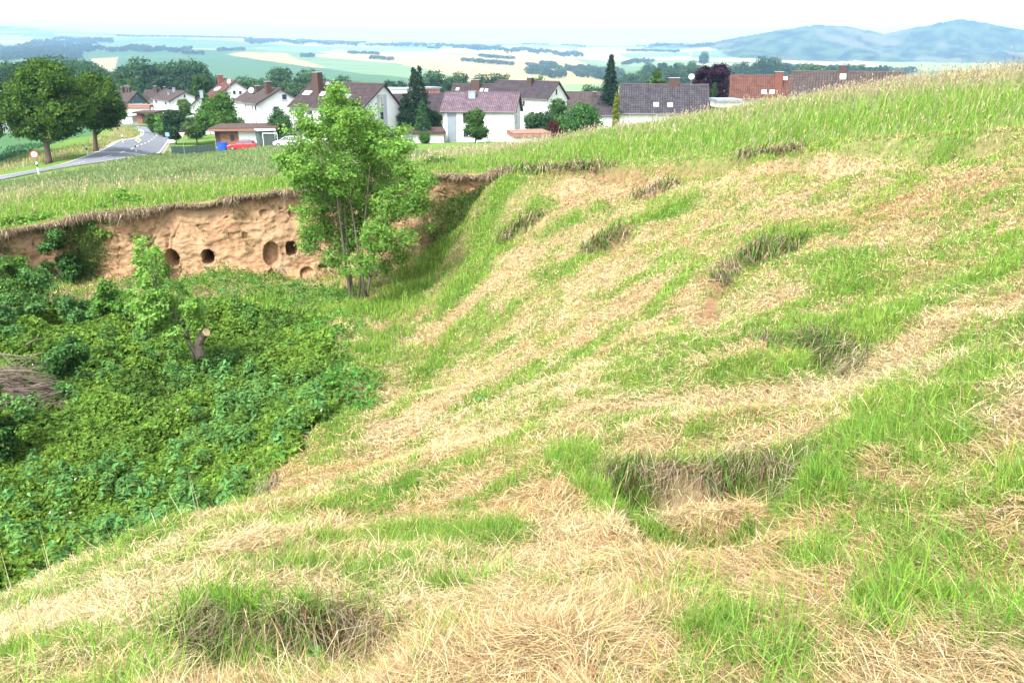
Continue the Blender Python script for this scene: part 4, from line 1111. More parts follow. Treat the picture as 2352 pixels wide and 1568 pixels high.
        if face in 'ALR':
            s_ = MB(); slabbox(s_, c - np.array([0, 0, h / 2 + .04]), e1, e2, nn, w + .2, .06, -.02, .12); s_.build('sill', M_SHEET, fr)
    for face, u, v, w, d, h, mat in chim:
        c = onplane(face, u, v); m = MB(); m.box((c[0], c[1], c[2] + h / 2 - .3), (w, d, h + .6))
        ch = m.build('chimney', mat, rf)
        m = MB(); m.box((c[0], c[1], c[2] + h + .045), (w + .14, d + .14, .09)); m.build('cap', M_SHEET, ch)
    for face, u, v, wp, hp in sky_l:
        c, w, h, e1, e2, nn = panel(face, u, v, wp, hp); w = max(w, .6); h = max(h, .7)
        f = MB()
        for sg in (-1, 1):
            slabbox(f, c + e1 * sg * (w / 2), e1, e2, nn, .09, h + .09, -.05, .09); slabbox(f, c + e2 * sg * (h / 2), e1, e2, nn, w - .09, .09, -.05, .088)
        fr = f.build('skylight', M_WHITE, rf)
        p = MB(); slabbox(p, c, e1, e2, nn, w, h, -.05, .04); p.build('pane', M_SKYGLASS, fr)
    for face, u, v, rad in dish:
        c = onplane(face, u, v); m = MB(); m.tube([c - np.array([0, 0, .3]), c + np.array([0, 0, .9])], .03, 5)
        ms = m.build('dish_mast', M_GREY, rf)
        D = Vector((-t[0] * 0 - 1, 0, .4)); dirv = Vector((np.dot([-.3, -1], t), np.dot([-.3, -1], n), .45)).normalized()
        m = MB(); cc = Vector(c) + Vector((0, 0, 1.0)); rings = []
        a = dirv.cross(Vector((0, 0, 1))).normalized(); b2 = a.cross(dirv)
        V = [cc - dirv * .12]; F = []
        for ri, rr in enumerate((.5, 1.0)):
            for k in range(14): V.append(cc + (a * math.cos(k * 2 * PI / 14) + b2 * math.sin(k * 2 * PI / 14)) * rad * rr + dirv * (.12 * rr * rr - .12))
        for k in range(14): F.append((0, 1 + k, 1 + (k + 1) % 14)); F.append((1 + k, 15 + k, 15 + (k + 1) % 14, 1 + (k + 1) % 14))
        m.add(V, F); m.build('satellite_dish', M_WHITE, ms)
    for sg, xx in pipe:
        m = MB(); yy = (wl + .06) if sg > 0 else -(wr + .06); m.tube([(xx, yy, under(wl if sg > 0 else -wr) - .1), (xx, yy, .1)], .05, 6); m.build('downpipe', M_GUTTER, root)
    if gable is not None:
        m = MB(); P = [(x0 - .05, wl + .02, ze - .2 + .2), (x0 - .05, 0, under(0) - .02), (x0 - .05, -wr - .02, ze2)]
        m.prism([(x0 - .05, wl, under(wl) - .02), (x0 - .05, 0, under(0) - .02), (x0 - .05, -wr, under(-wr) - .02)], (.04, 0, 0)); m.build('gable_cladding', gable, root)
    return root
M_RIDGE = plain('ridge_tiles', (.10, .075, .075), .9, .2, 4)
def skyglass():
    m, nt, out = new_mat('skylight_glass'); b = N(nt, 'ShaderNodeBsdfPrincipled'); b.inputs['Base Color'].default_value = (.25, .28, .32, 1); b.inputs['Roughness'].default_value = .1
    b.inputs['Specular IOR Level'].default_value = 1.0; nt.links.new(b.outputs[0], out.inputs['Surface']); return m
M_SKYGLASS = skyglass()

house('house with slate blue gable beside the road bend', dict(x=-101.30, y=227.07, th=149.9, L=9.36, W=8.09, zr=-10.87, ze=-13.99, W2=6.95, ze2=-14.24), M_WALL3, RT_BROWN, gable=M_SLATE,
      wins=[('A', 301, 236, 8, 6), ('A', 330, 236, 8, 6), ('A', 314, 219, 4, 4)], chim=[('RL', 283, 213, .7, .7, 1.4, M_BRICK), ('RL', 292, 211, .9, .7, 1.5, M_BRICK), ('RL', 298, 212, .6, .6, 1.3, M_BRICK)])
house('white house with brown roof and small windows behind the road bend', dict(x=-78.73, y=202.50, th=131.3, L=12.9, W=8.33, zr=-9.68, ze=-11.75, W2=5.4, ze2=-10.93), M_WALL, RT_BROWN,
      wins=[('A', 424, 221, 5, 8), ('L', 359, 234, 5, 8), ('L', 381, 238, 5, 8), ('L', 350, 250, 4, 6)], chim=[('RL', 400, 211, .5, .5, .9, M_SHEET), ('RL', 388, 218, .4, .4, .6, M_SHEET)], pipe=[(1, .7)])
house('brown roof with two chimneys farthest back between the slate gable and the white house', dict(x=-104.70, y=262.09, th=185.2, L=9.5, W=8.4, zr=-12.09, ze=-15.0), M_WALL3, RT_BROWN, chim=[('RL', 358, 212, 1.0, .8, 1.8, M_BRICK), ('RL', 379, 209, .6, .6, 1.2, M_BRICK)])
house('low house with a plain brown roof left of the cherry tree', dict(x=-69.5, y=188.0, th=107.3, L=7.5, W=7.6, zr=-9.74, ze=-12.76), M_WALL, RT_BROWN, chim=[('RL', 463, 219, .7, .7, .9, M_SHEET)], wins=[('A', 455, 252, 6, 7)])
house('white gabled house with steep red roof and satellite dish', dict(x=-59.62, y=181.84, th=116.9, L=15.4, W=9.6, zr=-6.45, ze=-10.2, W2=8.6, ze2=-9.6), M_WALL, RT_RED,
      wins=[('A', 538, 213, 8, 10), ('A', 552, 213, 8, 10), ('A', 538, 229, 8, 8)], chim=[('RL', 507, 190, 1.5, 1.1, 1.7, M_RBRICK)], sky_l=[('RL', 497, 205, 6, 8), ('RL', 502, 204, 6, 8)], dish=[('RL', 527, 198, .45)])
house('white house with brown roof and square gable window in front of the distant wood', dict(x=-40.6, y=147.5, th=128.0, L=6.6, W=9.4, zr=-6.54, ze=-9.0, W2=6.6, ze2=-8.5), M_WALL, RT_BROWN,
      wins=[('A', 653, 223, 12, 14), ('A', 635, 255, 13, 20, 'dark'), ('L', 581, 251, 3, 15), ('L', 588, 250, 4, 15), ('L', 582, 284, 3, 10), ('L', 589, 284, 4, 10)], chim=[('RL', 617, 214, 1.0, .9, 1.9, M_BRICK)], pipe=[(1, 6.0)])
house('narrow white house with brown roof attached behind the square windowed one', dict(x=-50.29, y=170.35, th=126.6, L=8.6, W=7.39, zr=-8.10, ze=-10.12, W2=7.23, ze2=-10.56), M_WALL3, RT_BROWN, chim=[('RL', 592, 213, .9, .8, 1.3, M_DWOOD)], dish=[('RL', 578, 219, .6)], pipe=[(1, .8)])
house('big white house with dark roof and grey painted strip on its gable', dict(x=-20.50, y=135.68, th=145.0, L=17.22, W=11.66, zr=-5.31, ze=-9.15, W2=8.60, ze2=-9.32), M_WALL, RT_DARK, base=-15.6,
      wins=[('A', 878.5, 262, 22, 118, 'strip'), ('A', 876, 234, 6.5, 27, 'blind'), ('A', 877, 266, 6.5, 16, 'dark'), ('L', 688, 262, 18, 15, 'dark'), ('L', 712, 258, 9, 8, 'dark'), ('L', 690, 298, 18, 14, 'dark'), ('L', 760, 266, 14, 14, 'dark'), ('L', 790, 300, 16, 14, 'dark')],
      chim=[('RL', 731, 213, 1.4, 1.1, 3.2, M_BRICK)], sky_l=[('RL', 706, 214, 16, 8), ('RL', 753, 193, 8, 5), ('RL', 797, 222, 12, 8), ('RL', 742, 216, 10, 8)], pipe=[(1, 16.2)])
house('long low dark roof behind the tall twin topped conifer', dict(x=-9.5, y=166.0, th=189.6, L=16.0, W=9.80, zr=-8.3, ze=-12.2), M_WALL3, RT_ANTH, dish=[('RL', 944, 240, .5)])
house('white house with plum coloured glazed tiles and tall glass block window', dict(x=1.28, y=133.71, th=171.7, L=12.17, W=8.59, zr=-6.55, ze=-9.21, W2=7.78, ze2=-9.57), M_WALL, RT_PURPLE, base=-15.4,
      wins=[('L', 1038, 293, 20, 64, 'lattice'), ('L', 1069, 271, 11, 21, 'dark'), ('L', 1070, 305, 11, 18, 'dark'), ('A', 1185, 271, 3, 18)], chim=[('RL', 1085, 222, 1.1, .9, .75, M_SHEET)], pipe=[(1, 11.6)])
house('large white house with wide anthracite roof behind the plum roof', dict(x=9.11, y=161.83, th=143.6, L=15.03, W=8.16, zr=-5.94, ze=-9.02, W2=7.65, ze2=-9.24), M_WALL, RT_ANTH,
      wins=[('L', 1203, 238, 5, 11, 'dark'), ('A', 1278, 211, 3, 12, 'dark'), ('A', 1272, 238, 4, 9)], chim=[('RL', 1218, 194, 1.1, .9, 1.2, M_DWOOD)])
house('dark roof with a broad chimney stack left of the wide anthracite roof', dict(x=-2.2, y=191.0, th=168.2, L=11.5, W=8.0, zr=-7.55, ze=-10.6), M_WALL3, RT_DARK, chim=[('RL', 1093, 205, 1.9, 1.2, 2.0, M_BRICK)], sky_l=[('RL', 1051, 205, 6, 5), ('RL', 1106, 207, 4, 6), ('RL', 1117, 208, 4, 6)])
house('brown roof left of the pointed spruce', dict(x=19.5, y=175.20, th=172.5, L=8.6, W=8.67, zr=-8.5, ze=-11.6), M_WALL3, RT_BROWN)
house('dark roof half hidden behind the round green bush', dict(x=20.9, y=150.2, th=170.4, L=6.6, W=8.45, zr=-8.0, ze=-11.0), M_WALL, RT_ANTH, chim=[('RL', 1365, 222, .6, .6, .8, M_DWOOD)])
house('steep dark tiled roof with two small white skylights', dict(x=28.11, y=120.44, th=172.1, L=12.56, W=9.62, zr=-4.85, ze=-8.52, W2=9.63, ze2=-8.48), M_WALL, RT_GREYT, chim=[('RR', 1548, 195, 1.5, .8, .9, M_BRICK)], sky_l=[('RL', 1507, 241, 8, 8), ('RL', 1539, 242, 8, 8)], dish=[('RR', 1587, 193, .4)])
house('red tiled roof with a big red chimney', dict(x=42.82, y=130.27, th=167.1, L=8.9, W=9.29, zr=-3.85, ze=-7.10), M_WALL, RT_RED, chim=[('RL', 1787, 196, 1.2, 1.0, 1.9, M_RBRICK)], sky_l=[('RL', 1755, 212, 7, 8), ('RL', 1773, 212, 7, 8), ('RL', 1803, 181, 8, 5)])
house('dark brown roof above the seeding grass on the right', dict(x=35.63, y=107.81, th=341.1, L=13.2, W=9.39, zr=-2.73, ze=-5.90, W2=9.64, ze2=-5.5), M_WALL, RT_BROWN, base=-13, chim=[('RL', 1934, 166, .9, .8, .8, M_BRICK)], sky_l=[('RR', 1936, 177, 9, 11)])
house('small grey roofed annexe right of the steep dark roof', dict(x=34.0, y=125.22, th=163.7, L=4.8, W=5, zr=-7.4, ze=-8.6), M_WALL, RT_GREYT, name='annexe', cat='annexe')
house('red roofed house at the far left edge', dict(x=-116, y=189, th=150, L=12, W=9, zr=-10.6, ze=-14.0), M_WALL, RT_RED, sky_l=[('RL', 5, 208, 10, 8)])
house('second red roofed house left of the lindens', dict(x=-135, y=212, th=120, L=12, W=9, zr=-11.4, ze=-15.0), M_WALL3, RT_RED)

# ------------------------------------------------------------------ road
def smooth_line(P, step):
    P = np.asarray(P, float)
    # Catmull-Rom through the survey points
    Q = []
    E_ = np.vstack([2 * P[0] - P[1], P, 2 * P[-1] - P[-2]])
    for i in range(1, len(E_) - 2):
        p0, p1, p2, p3 = E_[i - 1:i + 3]
        n = max(2, int(np.hypot(*(p2 - p1)[:2]) / step))
        for t in np.arange(n) / n:
            Q.append(.5 * ((2 * p1) + (-p0 + p2) * t + (2 * p0 - 5 * p1 + 4 * p2 - p3) * t * t + (-p0 + 3 * p1 - 3 * p2 + p3) * t ** 3))
    Q.append(E_[-2]); return np.array(Q)
ROADC = smooth_line([hit(*p)[:2] for p in [(-500, 437), (-250, 430), (0, 412), (100, 392), (170, 379), (225, 367), (270, 355), (303, 344), (333, 331), (352, 320), (361, 311), (360, 303), (347, 297), (322, 293), (290, 291), (240, 290), (180, 290)]], .8)
def ribbon(name, C, w0, w1, dz, mat, parent=None, kind='structure', rows=5, label=None):
    T = np.gradient(C, axis=0); T = T / np.linalg.norm(T, axis=1)[:, None]; Nn = np.stack([-T[:, 1], T[:, 0]], 1)
    V = []
    for k in range(rows):
        w = w0 + (w1 - w0) * k / (rows - 1); p = C + Nn * w
        V.append(np.column_stack([p, RZ(p) + dz]))
    V = np.stack(V); n = len(C); i = np.arange(rows - 1)[:, None]; j = np.arange(n - 1)[None]; a = i * n + j
    F = np.stack([a, a + 1, a + n + 1, a + n], -1).reshape(-1, 4)
    o = mesh_np(name, V.reshape(-1, 3), F, mat, parent=parent, smooth=True); 
    if kind: tag(o, label, kind=kind)
    return o
def RZ(p):
    return gz(p[:, 0], p[:, 1]) + .05
ribbon('road', ROADC, -3.1, 3.1, .06, M_ASPHALT, rows=9)
ribbon('road_shoulder', ROADC, -3.6, 3.6, .02, M_KERBSOIL, rows=9)
def markings():
    V = []; F = []; n = 0
    T = np.gradient(ROADC, axis=0); T = T / np.linalg.norm(T, axis=1)[:, None]; Nn = np.stack([-T[:, 1], T[:, 0]], 1)
    s = np.concatenate([[0], np.cumsum(np.hypot(*np.diff(ROADC, axis=0).T))])
    def strip(a, b, off, w):
        nonlocal n
        ss = np.arange(a, b + .01, .5); x = np.interp(ss, s, ROADC[:, 0]); y = np.interp(ss, s, ROADC[:, 1]); nx_ = np.interp(ss, s, Nn[:, 0]); ny_ = np.interp(ss, s, Nn[:, 1])
        for sg in (-1, 1):
            p = np.column_stack([x + nx_ * (off + sg * w / 2), y + ny_ * (off + sg * w / 2)])
            V.append(np.column_stack([p, RZ(p) + .078]))
        k = len(ss); j = np.arange(k - 1)
        F.append(np.stack([n + j, n + j + 1, n + k + j + 1, n + k + j], -1)); n += 2 * k
    a = 5
    while a < s[-1] - 6: strip(a, a + 4, 0, .16); a += 9.5
    for off in (-2.9, 2.9): strip(2, s[-1] - 2, off, .14)
    o = mesh_np('road_markings', np.vstack(V), np.vstack(F), M_LINE); tag(o, kind='structure')
markings()

# ------------------------------------------------------------------ trees
def crown_np(lobes, nclump, per, cr, leaf, col, col2=None, up=.25, fill=.35, asp=.7, rg=None):
    """leaf clumps spread over and through the lobes; lobes rows: x y z rx ry rz"""
    rg = rg or rng
    L = np.asarray(lobes, float); wgt = (L[:, 3] * L[:, 4] * L[:, 5]) ** (2 / 3.); wgt /= wgt.sum()
    k = rg.choice(len(L), nclump, p=wgt)
    d = unit(rg.normal(size=(nclump, 3))); rad = np.where(rg.random(nclump) < fill, rg.random(nclump) ** .5, rg.uniform(.82, 1.06, nclump))[:, None]
    c = L[k, :3] + d * L[k, 3:6] * rad
    # drop clumps that sit deep inside other lobes
    tone = np.exp(rg.normal(0, .24, nclump))
    ks = np.repeat(np.arange(nclump), per); n = len(ks)
    off = rg.normal(size=(n, 3)) * cr * np.array([1, 1, .62]) * .55
    P = c[ks] + off
    nr = d[ks] * .9 + rg.normal(0, .55, (n, 3)) + np.array([0, 0, up])
    C = jitter(col, n, .16, .07) * tone[ks][:, None]
    if col2 is not None:
        mixw = (rg.random(nclump) < .35)[ks]; C = mixc(C, jitter(col2, n, .16, .06), mixw * .75)
    return leaves_np(P, nr, leaf * np.exp(rg.normal(0, .25, n)), np.clip(C, .003, .9), asp)
def make_tree(name, label, cat, base, lobes, nclump, per, cr, leaf, col, col2=None, trunk_r=.25, stems=None, group=None, limb_lobes=14, mat=None, bark=None, up=.25, fill=.35, root=None, droop=.3):
    """tree at base; lobes relative to the base"""
    r = empty(name, base); tag(r, label, cat, group)
    V, F, c = crown_np(lobes, nclump, per, cr, leaf, col, col2, up, fill)
    mesh_np('crown', V, F, mat or M_TREE, col=c, parent=r)
    b = MB(); L = np.asarray(lobes, float)
    stems = stems or [((0, 0, -.3), tuple(np.average(L[:, :3], axis=0, weights=L[:, 3]) * np.array([.7, .7, .95])), trunk_r)]
    S = []
    for p0, p1, tr in stems:
        p0 = np.array(p0, float); p1 = np.array(p1, float); m = (p0 + p1) / 2 + np.array([rng.normal(0, .04), rng.normal(0, .04), 0]) * np.linalg.norm(p1 - p0)
        ts = np.linspace(0, 1, 9); pts = [(1 - t) ** 2 * p0 + 2 * t * (1 - t) * m + t * t * p1 for t in ts]
        b.tube(pts, [tr * (1.35 if t == 0 else 1 - .72 * t) for t in ts], 8); S.append((pts, tr))
    idx = np.argsort(-L[:, 3])[:limb_lobes]
    for i in idx:
        c_ = L[i, :3]; pts, tr = min(S, key=lambda q: np.linalg.norm(np.array(q[0][-1]) - c_))
        zf = np.clip((c_[2] - L[i, 5] - pts[0][2]) / max(.1, pts[-1][2] - pts[0][2]) * .8, .25, .95)
        k = int(zf * 8); a = np.array(pts[k]); r0 = tr * (1 - .72 * k / 8) * .55
        m = (a + c_) / 2 + np.array([0, 0, -droop * np.linalg.norm(c_ - a) * .3])
        ts = np.linspace(0, 1, 6); q = [(1 - t) ** 2 * a + 2 * t * (1 - t) * m + t * t * c_ for t in ts]
        b.tube(q, [r0 * (1 - .8 * t) for t in ts], 5)
        for _ in range(3):
            e = c_ + unit(rng.normal(size=3)) * L[i, 3:6] * .8
            b.tube([q[3], (np.array(q[4]) + e) / 2, e], [r0 * .35, r0 * .25, r0 * .08], 4)
    b.build('trunk', bark or M_BARK, r, smooth=True)
    return r
M_TREE = leafy('tree_leaves', .28, var=.06)
def gbase(u, v, Y=None):
    p = hit(u, v) if Y is None else np.array(at(u, v, Y))
    if Y is not None: p[2] = float(gz(p[:1], p[1:2])[0])
    return p
def lobes_px(base, items, depth=1.0):
    """lobes given as seen: (u, v, radius px[, depth offset m])"""
    out = []; Y = base[1]
    for it in items:
        u, v, rp = it[:3]; dy = it[3] if len(it) > 3 else rng.normal(0, depth)
        p = np.array(at(u, v, Y + dy)) - base; rr = rp * (Y + dy) / FPX
        out.append((*p, rr, rr * 1.1, rr * .85))
    return out
def dome_lobes(n, rx, rz, zc, r0, seed, flat=.0, taper=0.):
    rg = np.random.default_rng(seed); o = []
    for i in range(n):
        d = unit(rg.normal(size=3)); d[2] = d[2] * .9 + .1; k = rg.uniform(.45, .78)
        w = 1 - taper * np.clip(d[2], 0, 1)
        r = r0 * rg.uniform(.75, 1.2)
        o.append((d[0] * rx * k * w, d[1] * rx * k * w, zc + d[2] * rz * k, r, r, r * .85))
    o.append((0, 0, zc, rx * .6, rx * .6, rz * .65)); return o
G_LINDEN = (.055, .115, .022); G_LINDEN2 = (.115, .20, .035)
b1 = gbase(113, 376); s1 = b1[1] / FPX
lb = lobes_px(b1, [(100, 165, 30), (75, 180, 34), (130, 175, 30), (60, 215, 36), (105, 210, 44), (150, 215, 36), (35, 240, 30), (90, 250, 44), (140, 255, 44), (175, 245, 28), (20, 265, 20), (55, 280, 30), (110, 290, 36), (160, 285, 30), (190, 265, 18), (40, 300, 12), (85, 150, 16), (130, 305, 18), (75, 305, 16)], 1.6)
make_tree('linden_tree', 'larger round crowned linden tree left of the road', 'tree', tuple(b1), lb, 1500, 34, .55, .24, G_LINDEN, G_LINDEN2, .42, group='lindens beside the road')
b2 = gbase(220, 348)
lb = lobes_px(b2, [(212, 190, 22), (195, 200, 22), (235, 200, 22), (210, 220, 32), (245, 225, 24), (190, 235, 26), (225, 250, 34), (260, 250, 22), (200, 265, 24), (245, 268, 26), (273, 262, 14), (215, 280, 18), (180, 255, 18), (255, 275, 14), (210, 178, 12)], 1.4)
make_tree('linden_tree', 'smaller linden tree nearer the road bend', 'tree', tuple(b2), lb, 1200, 32, .55, .25, G_LINDEN, G_LINDEN2, .36, group='lindens beside the road')
b3 = gbase(-70, 392); lb = lobes_px(b3, [(-70, 200, 60), (-100, 240, 60), (-40, 245, 50), (-60, 290, 50), (-20, 300, 20), (-110, 290, 40)], 1.5)
make_tree('linden_tree', 'linden tree cut off by the left edge of the picture', 'tree', tuple(b3), lb, 900, 30, .6, .27, G_LINDEN, G_LINDEN2, .4, group='lindens beside the road')

# the two young trees in the pit
bw = gbase(822, 700); bw = np.array(at(822, 702, 25.2)); bw[2] = float(gz(bw[:1], bw[1:2])[0])
W_ = [(775, 205, 18), (768, 230, 24), (785, 250, 26), (758, 262, 26), (772, 285, 34), (700, 275, 20), (690, 252, 12), (715, 295, 26), (810, 275, 30), (845, 290, 34), (830, 270, 20), (850, 330, 44), (760, 330, 44), (795, 310, 36), (690, 340, 34), (905, 345, 34), (885, 320, 28),
      (925, 300, 12), (945, 330, 10), (700, 395, 44), (780, 395, 54), (860, 395, 50), (930, 400, 38), (965, 425, 26), (660, 375, 22), (640, 365, 12), (745, 450, 46), (820, 465, 52), (900, 465, 48), (955, 470, 30), (985, 410, 14), (730, 520, 40), (715, 560, 24), (800, 535, 50), (870, 540, 44),
      (935, 545, 24), (765, 590, 26), (835, 600, 30), (705, 565, 14), (795, 625, 16), (845, 625, 14), (920, 585, 20), (890, 610, 16), (680, 420, 16), (985, 520, 10), (700, 480, 22), (660, 300, 9), (810, 240, 10), (860, 250, 9)]
lw = []
for (u, v, rp) in W_:
    dy = rng.normal(0, 1.0); Y = bw[1] + dy; p = np.array(at(u, v, Y)) - bw; rr = rp * Y / FPX * .98
    lw.append((*p, rr, rr * 1.2, rr * .9))
T_ = lambda u, v, dy=0: tuple(np.array(at(u, v, bw[1] + dy)) - bw)
stems = [(T_(808, 702), T_(760, 330, -.5), .055), (T_(814, 703), T_(790, 420, .6), .05), (T_(822, 702), T_(850, 380, -.4), .05), (T_(838, 700), T_(890, 440, .5), .055), (T_(841, 701), T_(775, 300, .2), .045)]
M_WILLOW = leafy('young_tree_leaves', .48)
make_tree('young_willow_tree', 'young many stemmed tree with fresh green leaves standing in the corner of the pit', 'tree', tuple(bw), lw, 2600, 20, .19, .078, (.15, .30, .06), (.25, .42, .09), stems=stems, limb_lobes=48, mat=M_WILLOW, bark=M_STEM, up=.5, fill=.5, droop=-.2)
bs = np.array(at(458, 815, 19.6)); bs[2] = float(gz(bs[:1], bs[1:2])[0])
S_ = [(322, 555, 8), (320, 575, 10), (325, 600, 14), (345, 590, 8), (357, 575, 7), (332, 625, 18), (352, 615, 12), (345, 650, 22), (305, 680, 14), (330, 690, 26), (368, 685, 20), (300, 705, 10), (350, 720, 28), (390, 705, 24), (415, 660, 10), (425, 680, 16), (440, 700, 18), (455, 715, 12), (380, 745, 26), (420, 735, 24), (335, 750, 18), (400, 765, 16), (450, 740, 12)]
ls = []
for (u, v, rp) in S_:
    Y = bs[1] + rng.normal(0, .5); p = np.array(at(u, v, Y)) - bs; rr = rp * Y / FPX
    ls.append((*p, rr, rr * 1.2, rr * .9))
B_ = lambda u, v, dy=0: tuple(np.array(at(u, v, bs[1] + dy)) - bs)
make_tree('small_leaning_tree', 'small leaning tree with pale green leaves in front of the loess wall', 'tree', tuple(bs), ls, 560, 15, .14, .085, (.20, .37, .075), (.29, .46, .13),
          stems=[(B_(459, 822), B_(428, 772), .075), (B_(432, 778), B_(350, 640), .05), (B_(430, 776), B_(425, 690), .045), (B_(445, 820, .1), B_(432, 790, .1), .04)], limb_lobes=23, mat=M_WILLOW, bark=M_STEM, up=.5, fill=.5, droop=-.3)
def stump():
    r = empty('cut_tree_stump', tuple(bs + np.array([.12, .05, 0]))); tag(r, 'thick sawn off trunk beside the small leaning tree', 'stump')
    o = np.array([.12, .05, 0])
    p = [np.array(B_(462, 815)) - o, np.array(B_(456, 790)) - o, np.array(B_(466, 768)) - o, np.array(B_(474, 763, -.05)) - o]
    m = MB(); m.tube(p, [.12, .11, .12, .125], 10, cap=True); m.build('trunk', M_STEM, r, smooth=False)
    q = Vector(p[-1]); d = Vector(p[-1] - p[-2]).normalized(); m = MB(); m.tube([q + d * .002, q + d * .012], [.105, .10], 12); m.build('cut_face', M_CUT, r)
stump()

# ------------------------------------------------------------------ village and garden trees
def bushy(label, u, vtop, vbase, wpx, col, col2=None, Y=None, name='broadleaf_tree', cat='tree', group='trees and bushes in the village gardens', n=420, leaf=None, taper=.1, tr=None, up=.25):
    b = gbase(u, vbase, Y); k = b[1] / FPX; h = (np.array(at(u, vtop, b[1]))[2] - b[2]); rx = wpx / 2 * k
    low = -.12 if cat != 'tree' else .15
    zc = h * (1 + low) / 2; rz = h * (1 - low) / 2
    L = dome_lobes(12, rx, rz, zc, min(rx, rz) * .42, int(u * 7 + vtop), taper=taper)
    L = np.array(L); L[:, 2] *= h / (L[:, 2] + L[:, 5]).max(); L[:, :2] *= (rx - L[:, 3].mean()) / max(.1, (np.abs(L[:, :2]).max())) if rx > L[:, 3].mean() * 1.2 else 1
    return make_tree(name, label, cat, tuple(b), L, n, 26, max(.35, rx * .20), leaf or max(.16, 1.5 * b[1] * PXM), col, col2, tr or max(.08, rx * .07), group=group, limb_lobes=8, up=up)
G1 = (.055, .125, .03); G1b = (.10, .19, .045); G2 = (.035, .075, .03); G2b = (.06, .11, .04); G3 = (.09, .18, .04)
bushy('round dark green tree behind the low brown roof', 460, 173, 235, 54, (.045, .10, .03), (.08, .16, .04), Y=215)
bushy('broad cherry tree in front of the red roofed house', 503, 212, 292, 92, (.065, .15, .03), (.11, .22, .045), Y=150, n=700)
bushy('dark dense thicket of garden trees beside the road bend', 405, 250, 332, 52, G2, G2b, n=600, name='dark_thicket', cat='bushes')
bushy('grey green fruit tree above the dark garden fence', 455, 272, 334, 62, (.075, .135, .045), (.11, .18, .06), n=520, name='fruit_tree')
bushy('small fruit tree behind the dark thicket', 428, 228, 280, 40, (.075, .15, .04), (.12, .2, .05), Y=170, n=300, name='fruit_tree')
bushy('bushy green hedge plant left of the brown pergola', 350, 252, 282, 26, G1, G1b, Y=182, n=200, name='garden_bush', cat='bush')
bushy('clipped light green hedge block beside the road bend', 372, 262, 284, 32, (.10, .22, .05), (.13, .26, .05), Y=176, n=240, name='hedge', cat='hedge', taper=0)
bushy('leafy shrub in front of the square windowed white house', 640, 252, 306, 62, (.05, .115, .04), (.085, .17, .05), Y=138, n=520, name='garden_bush', cat='bush')
bushy('small shrub in front of the white garage wall', 571, 303, 326, 16, G2, G1, n=100, Y=134, name='garden_bush', cat='bush')
bushy('dark shrub growing in front of the plum roofed house', 1092, 251, 328, 58, (.05, .11, .03), (.09, .17, .04), Y=126, n=520, name='garden_bush', cat='bush')
bushy('round green bush right of the plum roofed house', 1290, 228, 300, 70, (.055, .125, .035), (.09, .18, .045), Y=135, n=520, name='garden_bush', cat='bush')
bushy('lower dark blue green bush beside the plum roofed house', 1240, 255, 308, 70, (.045, .10, .045), (.07, .14, .05), Y=126, n=460, name='garden_bush', cat='bush')
bushy('wide dense bush left of the dark tiled roof', 1345, 238, 300, 94, (.05, .13, .035), (.08, .18, .045), Y=124, n=640, name='garden_bush', cat='bush')
bushy('dark red leaved shrub between the bushes', 1272, 276, 306, 26, (.10, .03, .03), (.14, .05, .04), Y=122, n=120, name='garden_bush', cat='bush')
bushy('copper beech with dark purple leaves behind the red roof', 1652, 140, 228, 78, (.032, .017, .034), (.055, .028, .045), Y=150, n=900, name='copper_beech', leaf=.3)
bushy('left part of the copper beech group with purple leaves', 1612, 152, 215, 48, (.035, .02, .036), (.06, .03, .045), Y=154, n=380, name='copper_beech', leaf=.3)
bushy('green round topped tree behind the dark tiled roof', 1508, 161, 225, 48, (.065, .13, .035), (.10, .18, .045), Y=165, n=360)
bushy('pale green tree top right of the wide anthracite roof', 1228, 175, 230, 60, (.09, .15, .055), (.13, .2, .07), Y=240, n=260, up=.3)
bushy('bushes behind the dark roof of the long low house', 990, 250, 300, 60, G2, G1, Y=142, n=360, name='garden_bush', cat='bush')
bushy('dense bush at the foot of the twin topped conifer', 940, 240, 305, 44, G2, G2b, Y=140, n=360, name='garden_bush', cat='bush')
bushy('small clipped bush beside the garage by the plum roofed house', 975, 305, 326, 22, G1, G1b, Y=122, n=110, name='garden_bush', cat='bush')
bushy('loose green shrub beside the white car', 668, 296, 336, 34, G1, G1b, Y=124, n=260, name='garden_bush', cat='bush')
bushy('garden tree peeping over the slate gabled house', 300, 182, 236, 56, (.06, .13, .05), (.09, .17, .05), Y=255, n=300)
bushy('garden tree between the white house and the red roof', 478, 215, 262, 26, G1, G1b, Y=185, n=180)
def pit_bush(label, u, vt, vb, w, c, c2, Y, n=420, name='pit_bush', group='bushes on the pit floor'):
    b = gbase(u, vb, Y); k = b[1] / FPX; rg = np.random.default_rng(int(u + vt)); h = at(u, vt, b[1]).z - b[2]; L = []
    for i in range(22):
        t = rg.uniform(-1, 1); dx = t * w / 2 * k * 1.15; r_ = w * k * rg.uniform(.07, .17); top = h * (1 - .75 * abs(t) ** 1.6) * rg.uniform(.5, 1.0)
        L.append((dx, rg.normal(0, w * k * .28), max(.1, top - r_), r_ * 1.2, r_ * 1.2, r_ * .9))
    make_tree(name, label, 'bush', tuple(b), L, n, 16, .13, .085, c, c2, .02, group=group, limb_lobes=10, up=.6, fill=.6, mat=M_LEAF)
rim_bush = lambda *a: pit_bush(*a, name='grassland_bush', group='bushes along the top of the pit')
rim_bush('low shrub in the grass above the corner of the pit', 1010, 356, 380, 70, (.07, .15, .04), (.11, .22, .045), 34, 260)
rim_bush('weedy green bush on top of the loess wall', 275, 416, 480, 190, (.11, .24, .04), (.17, .31, .05), 30.0, 1000)
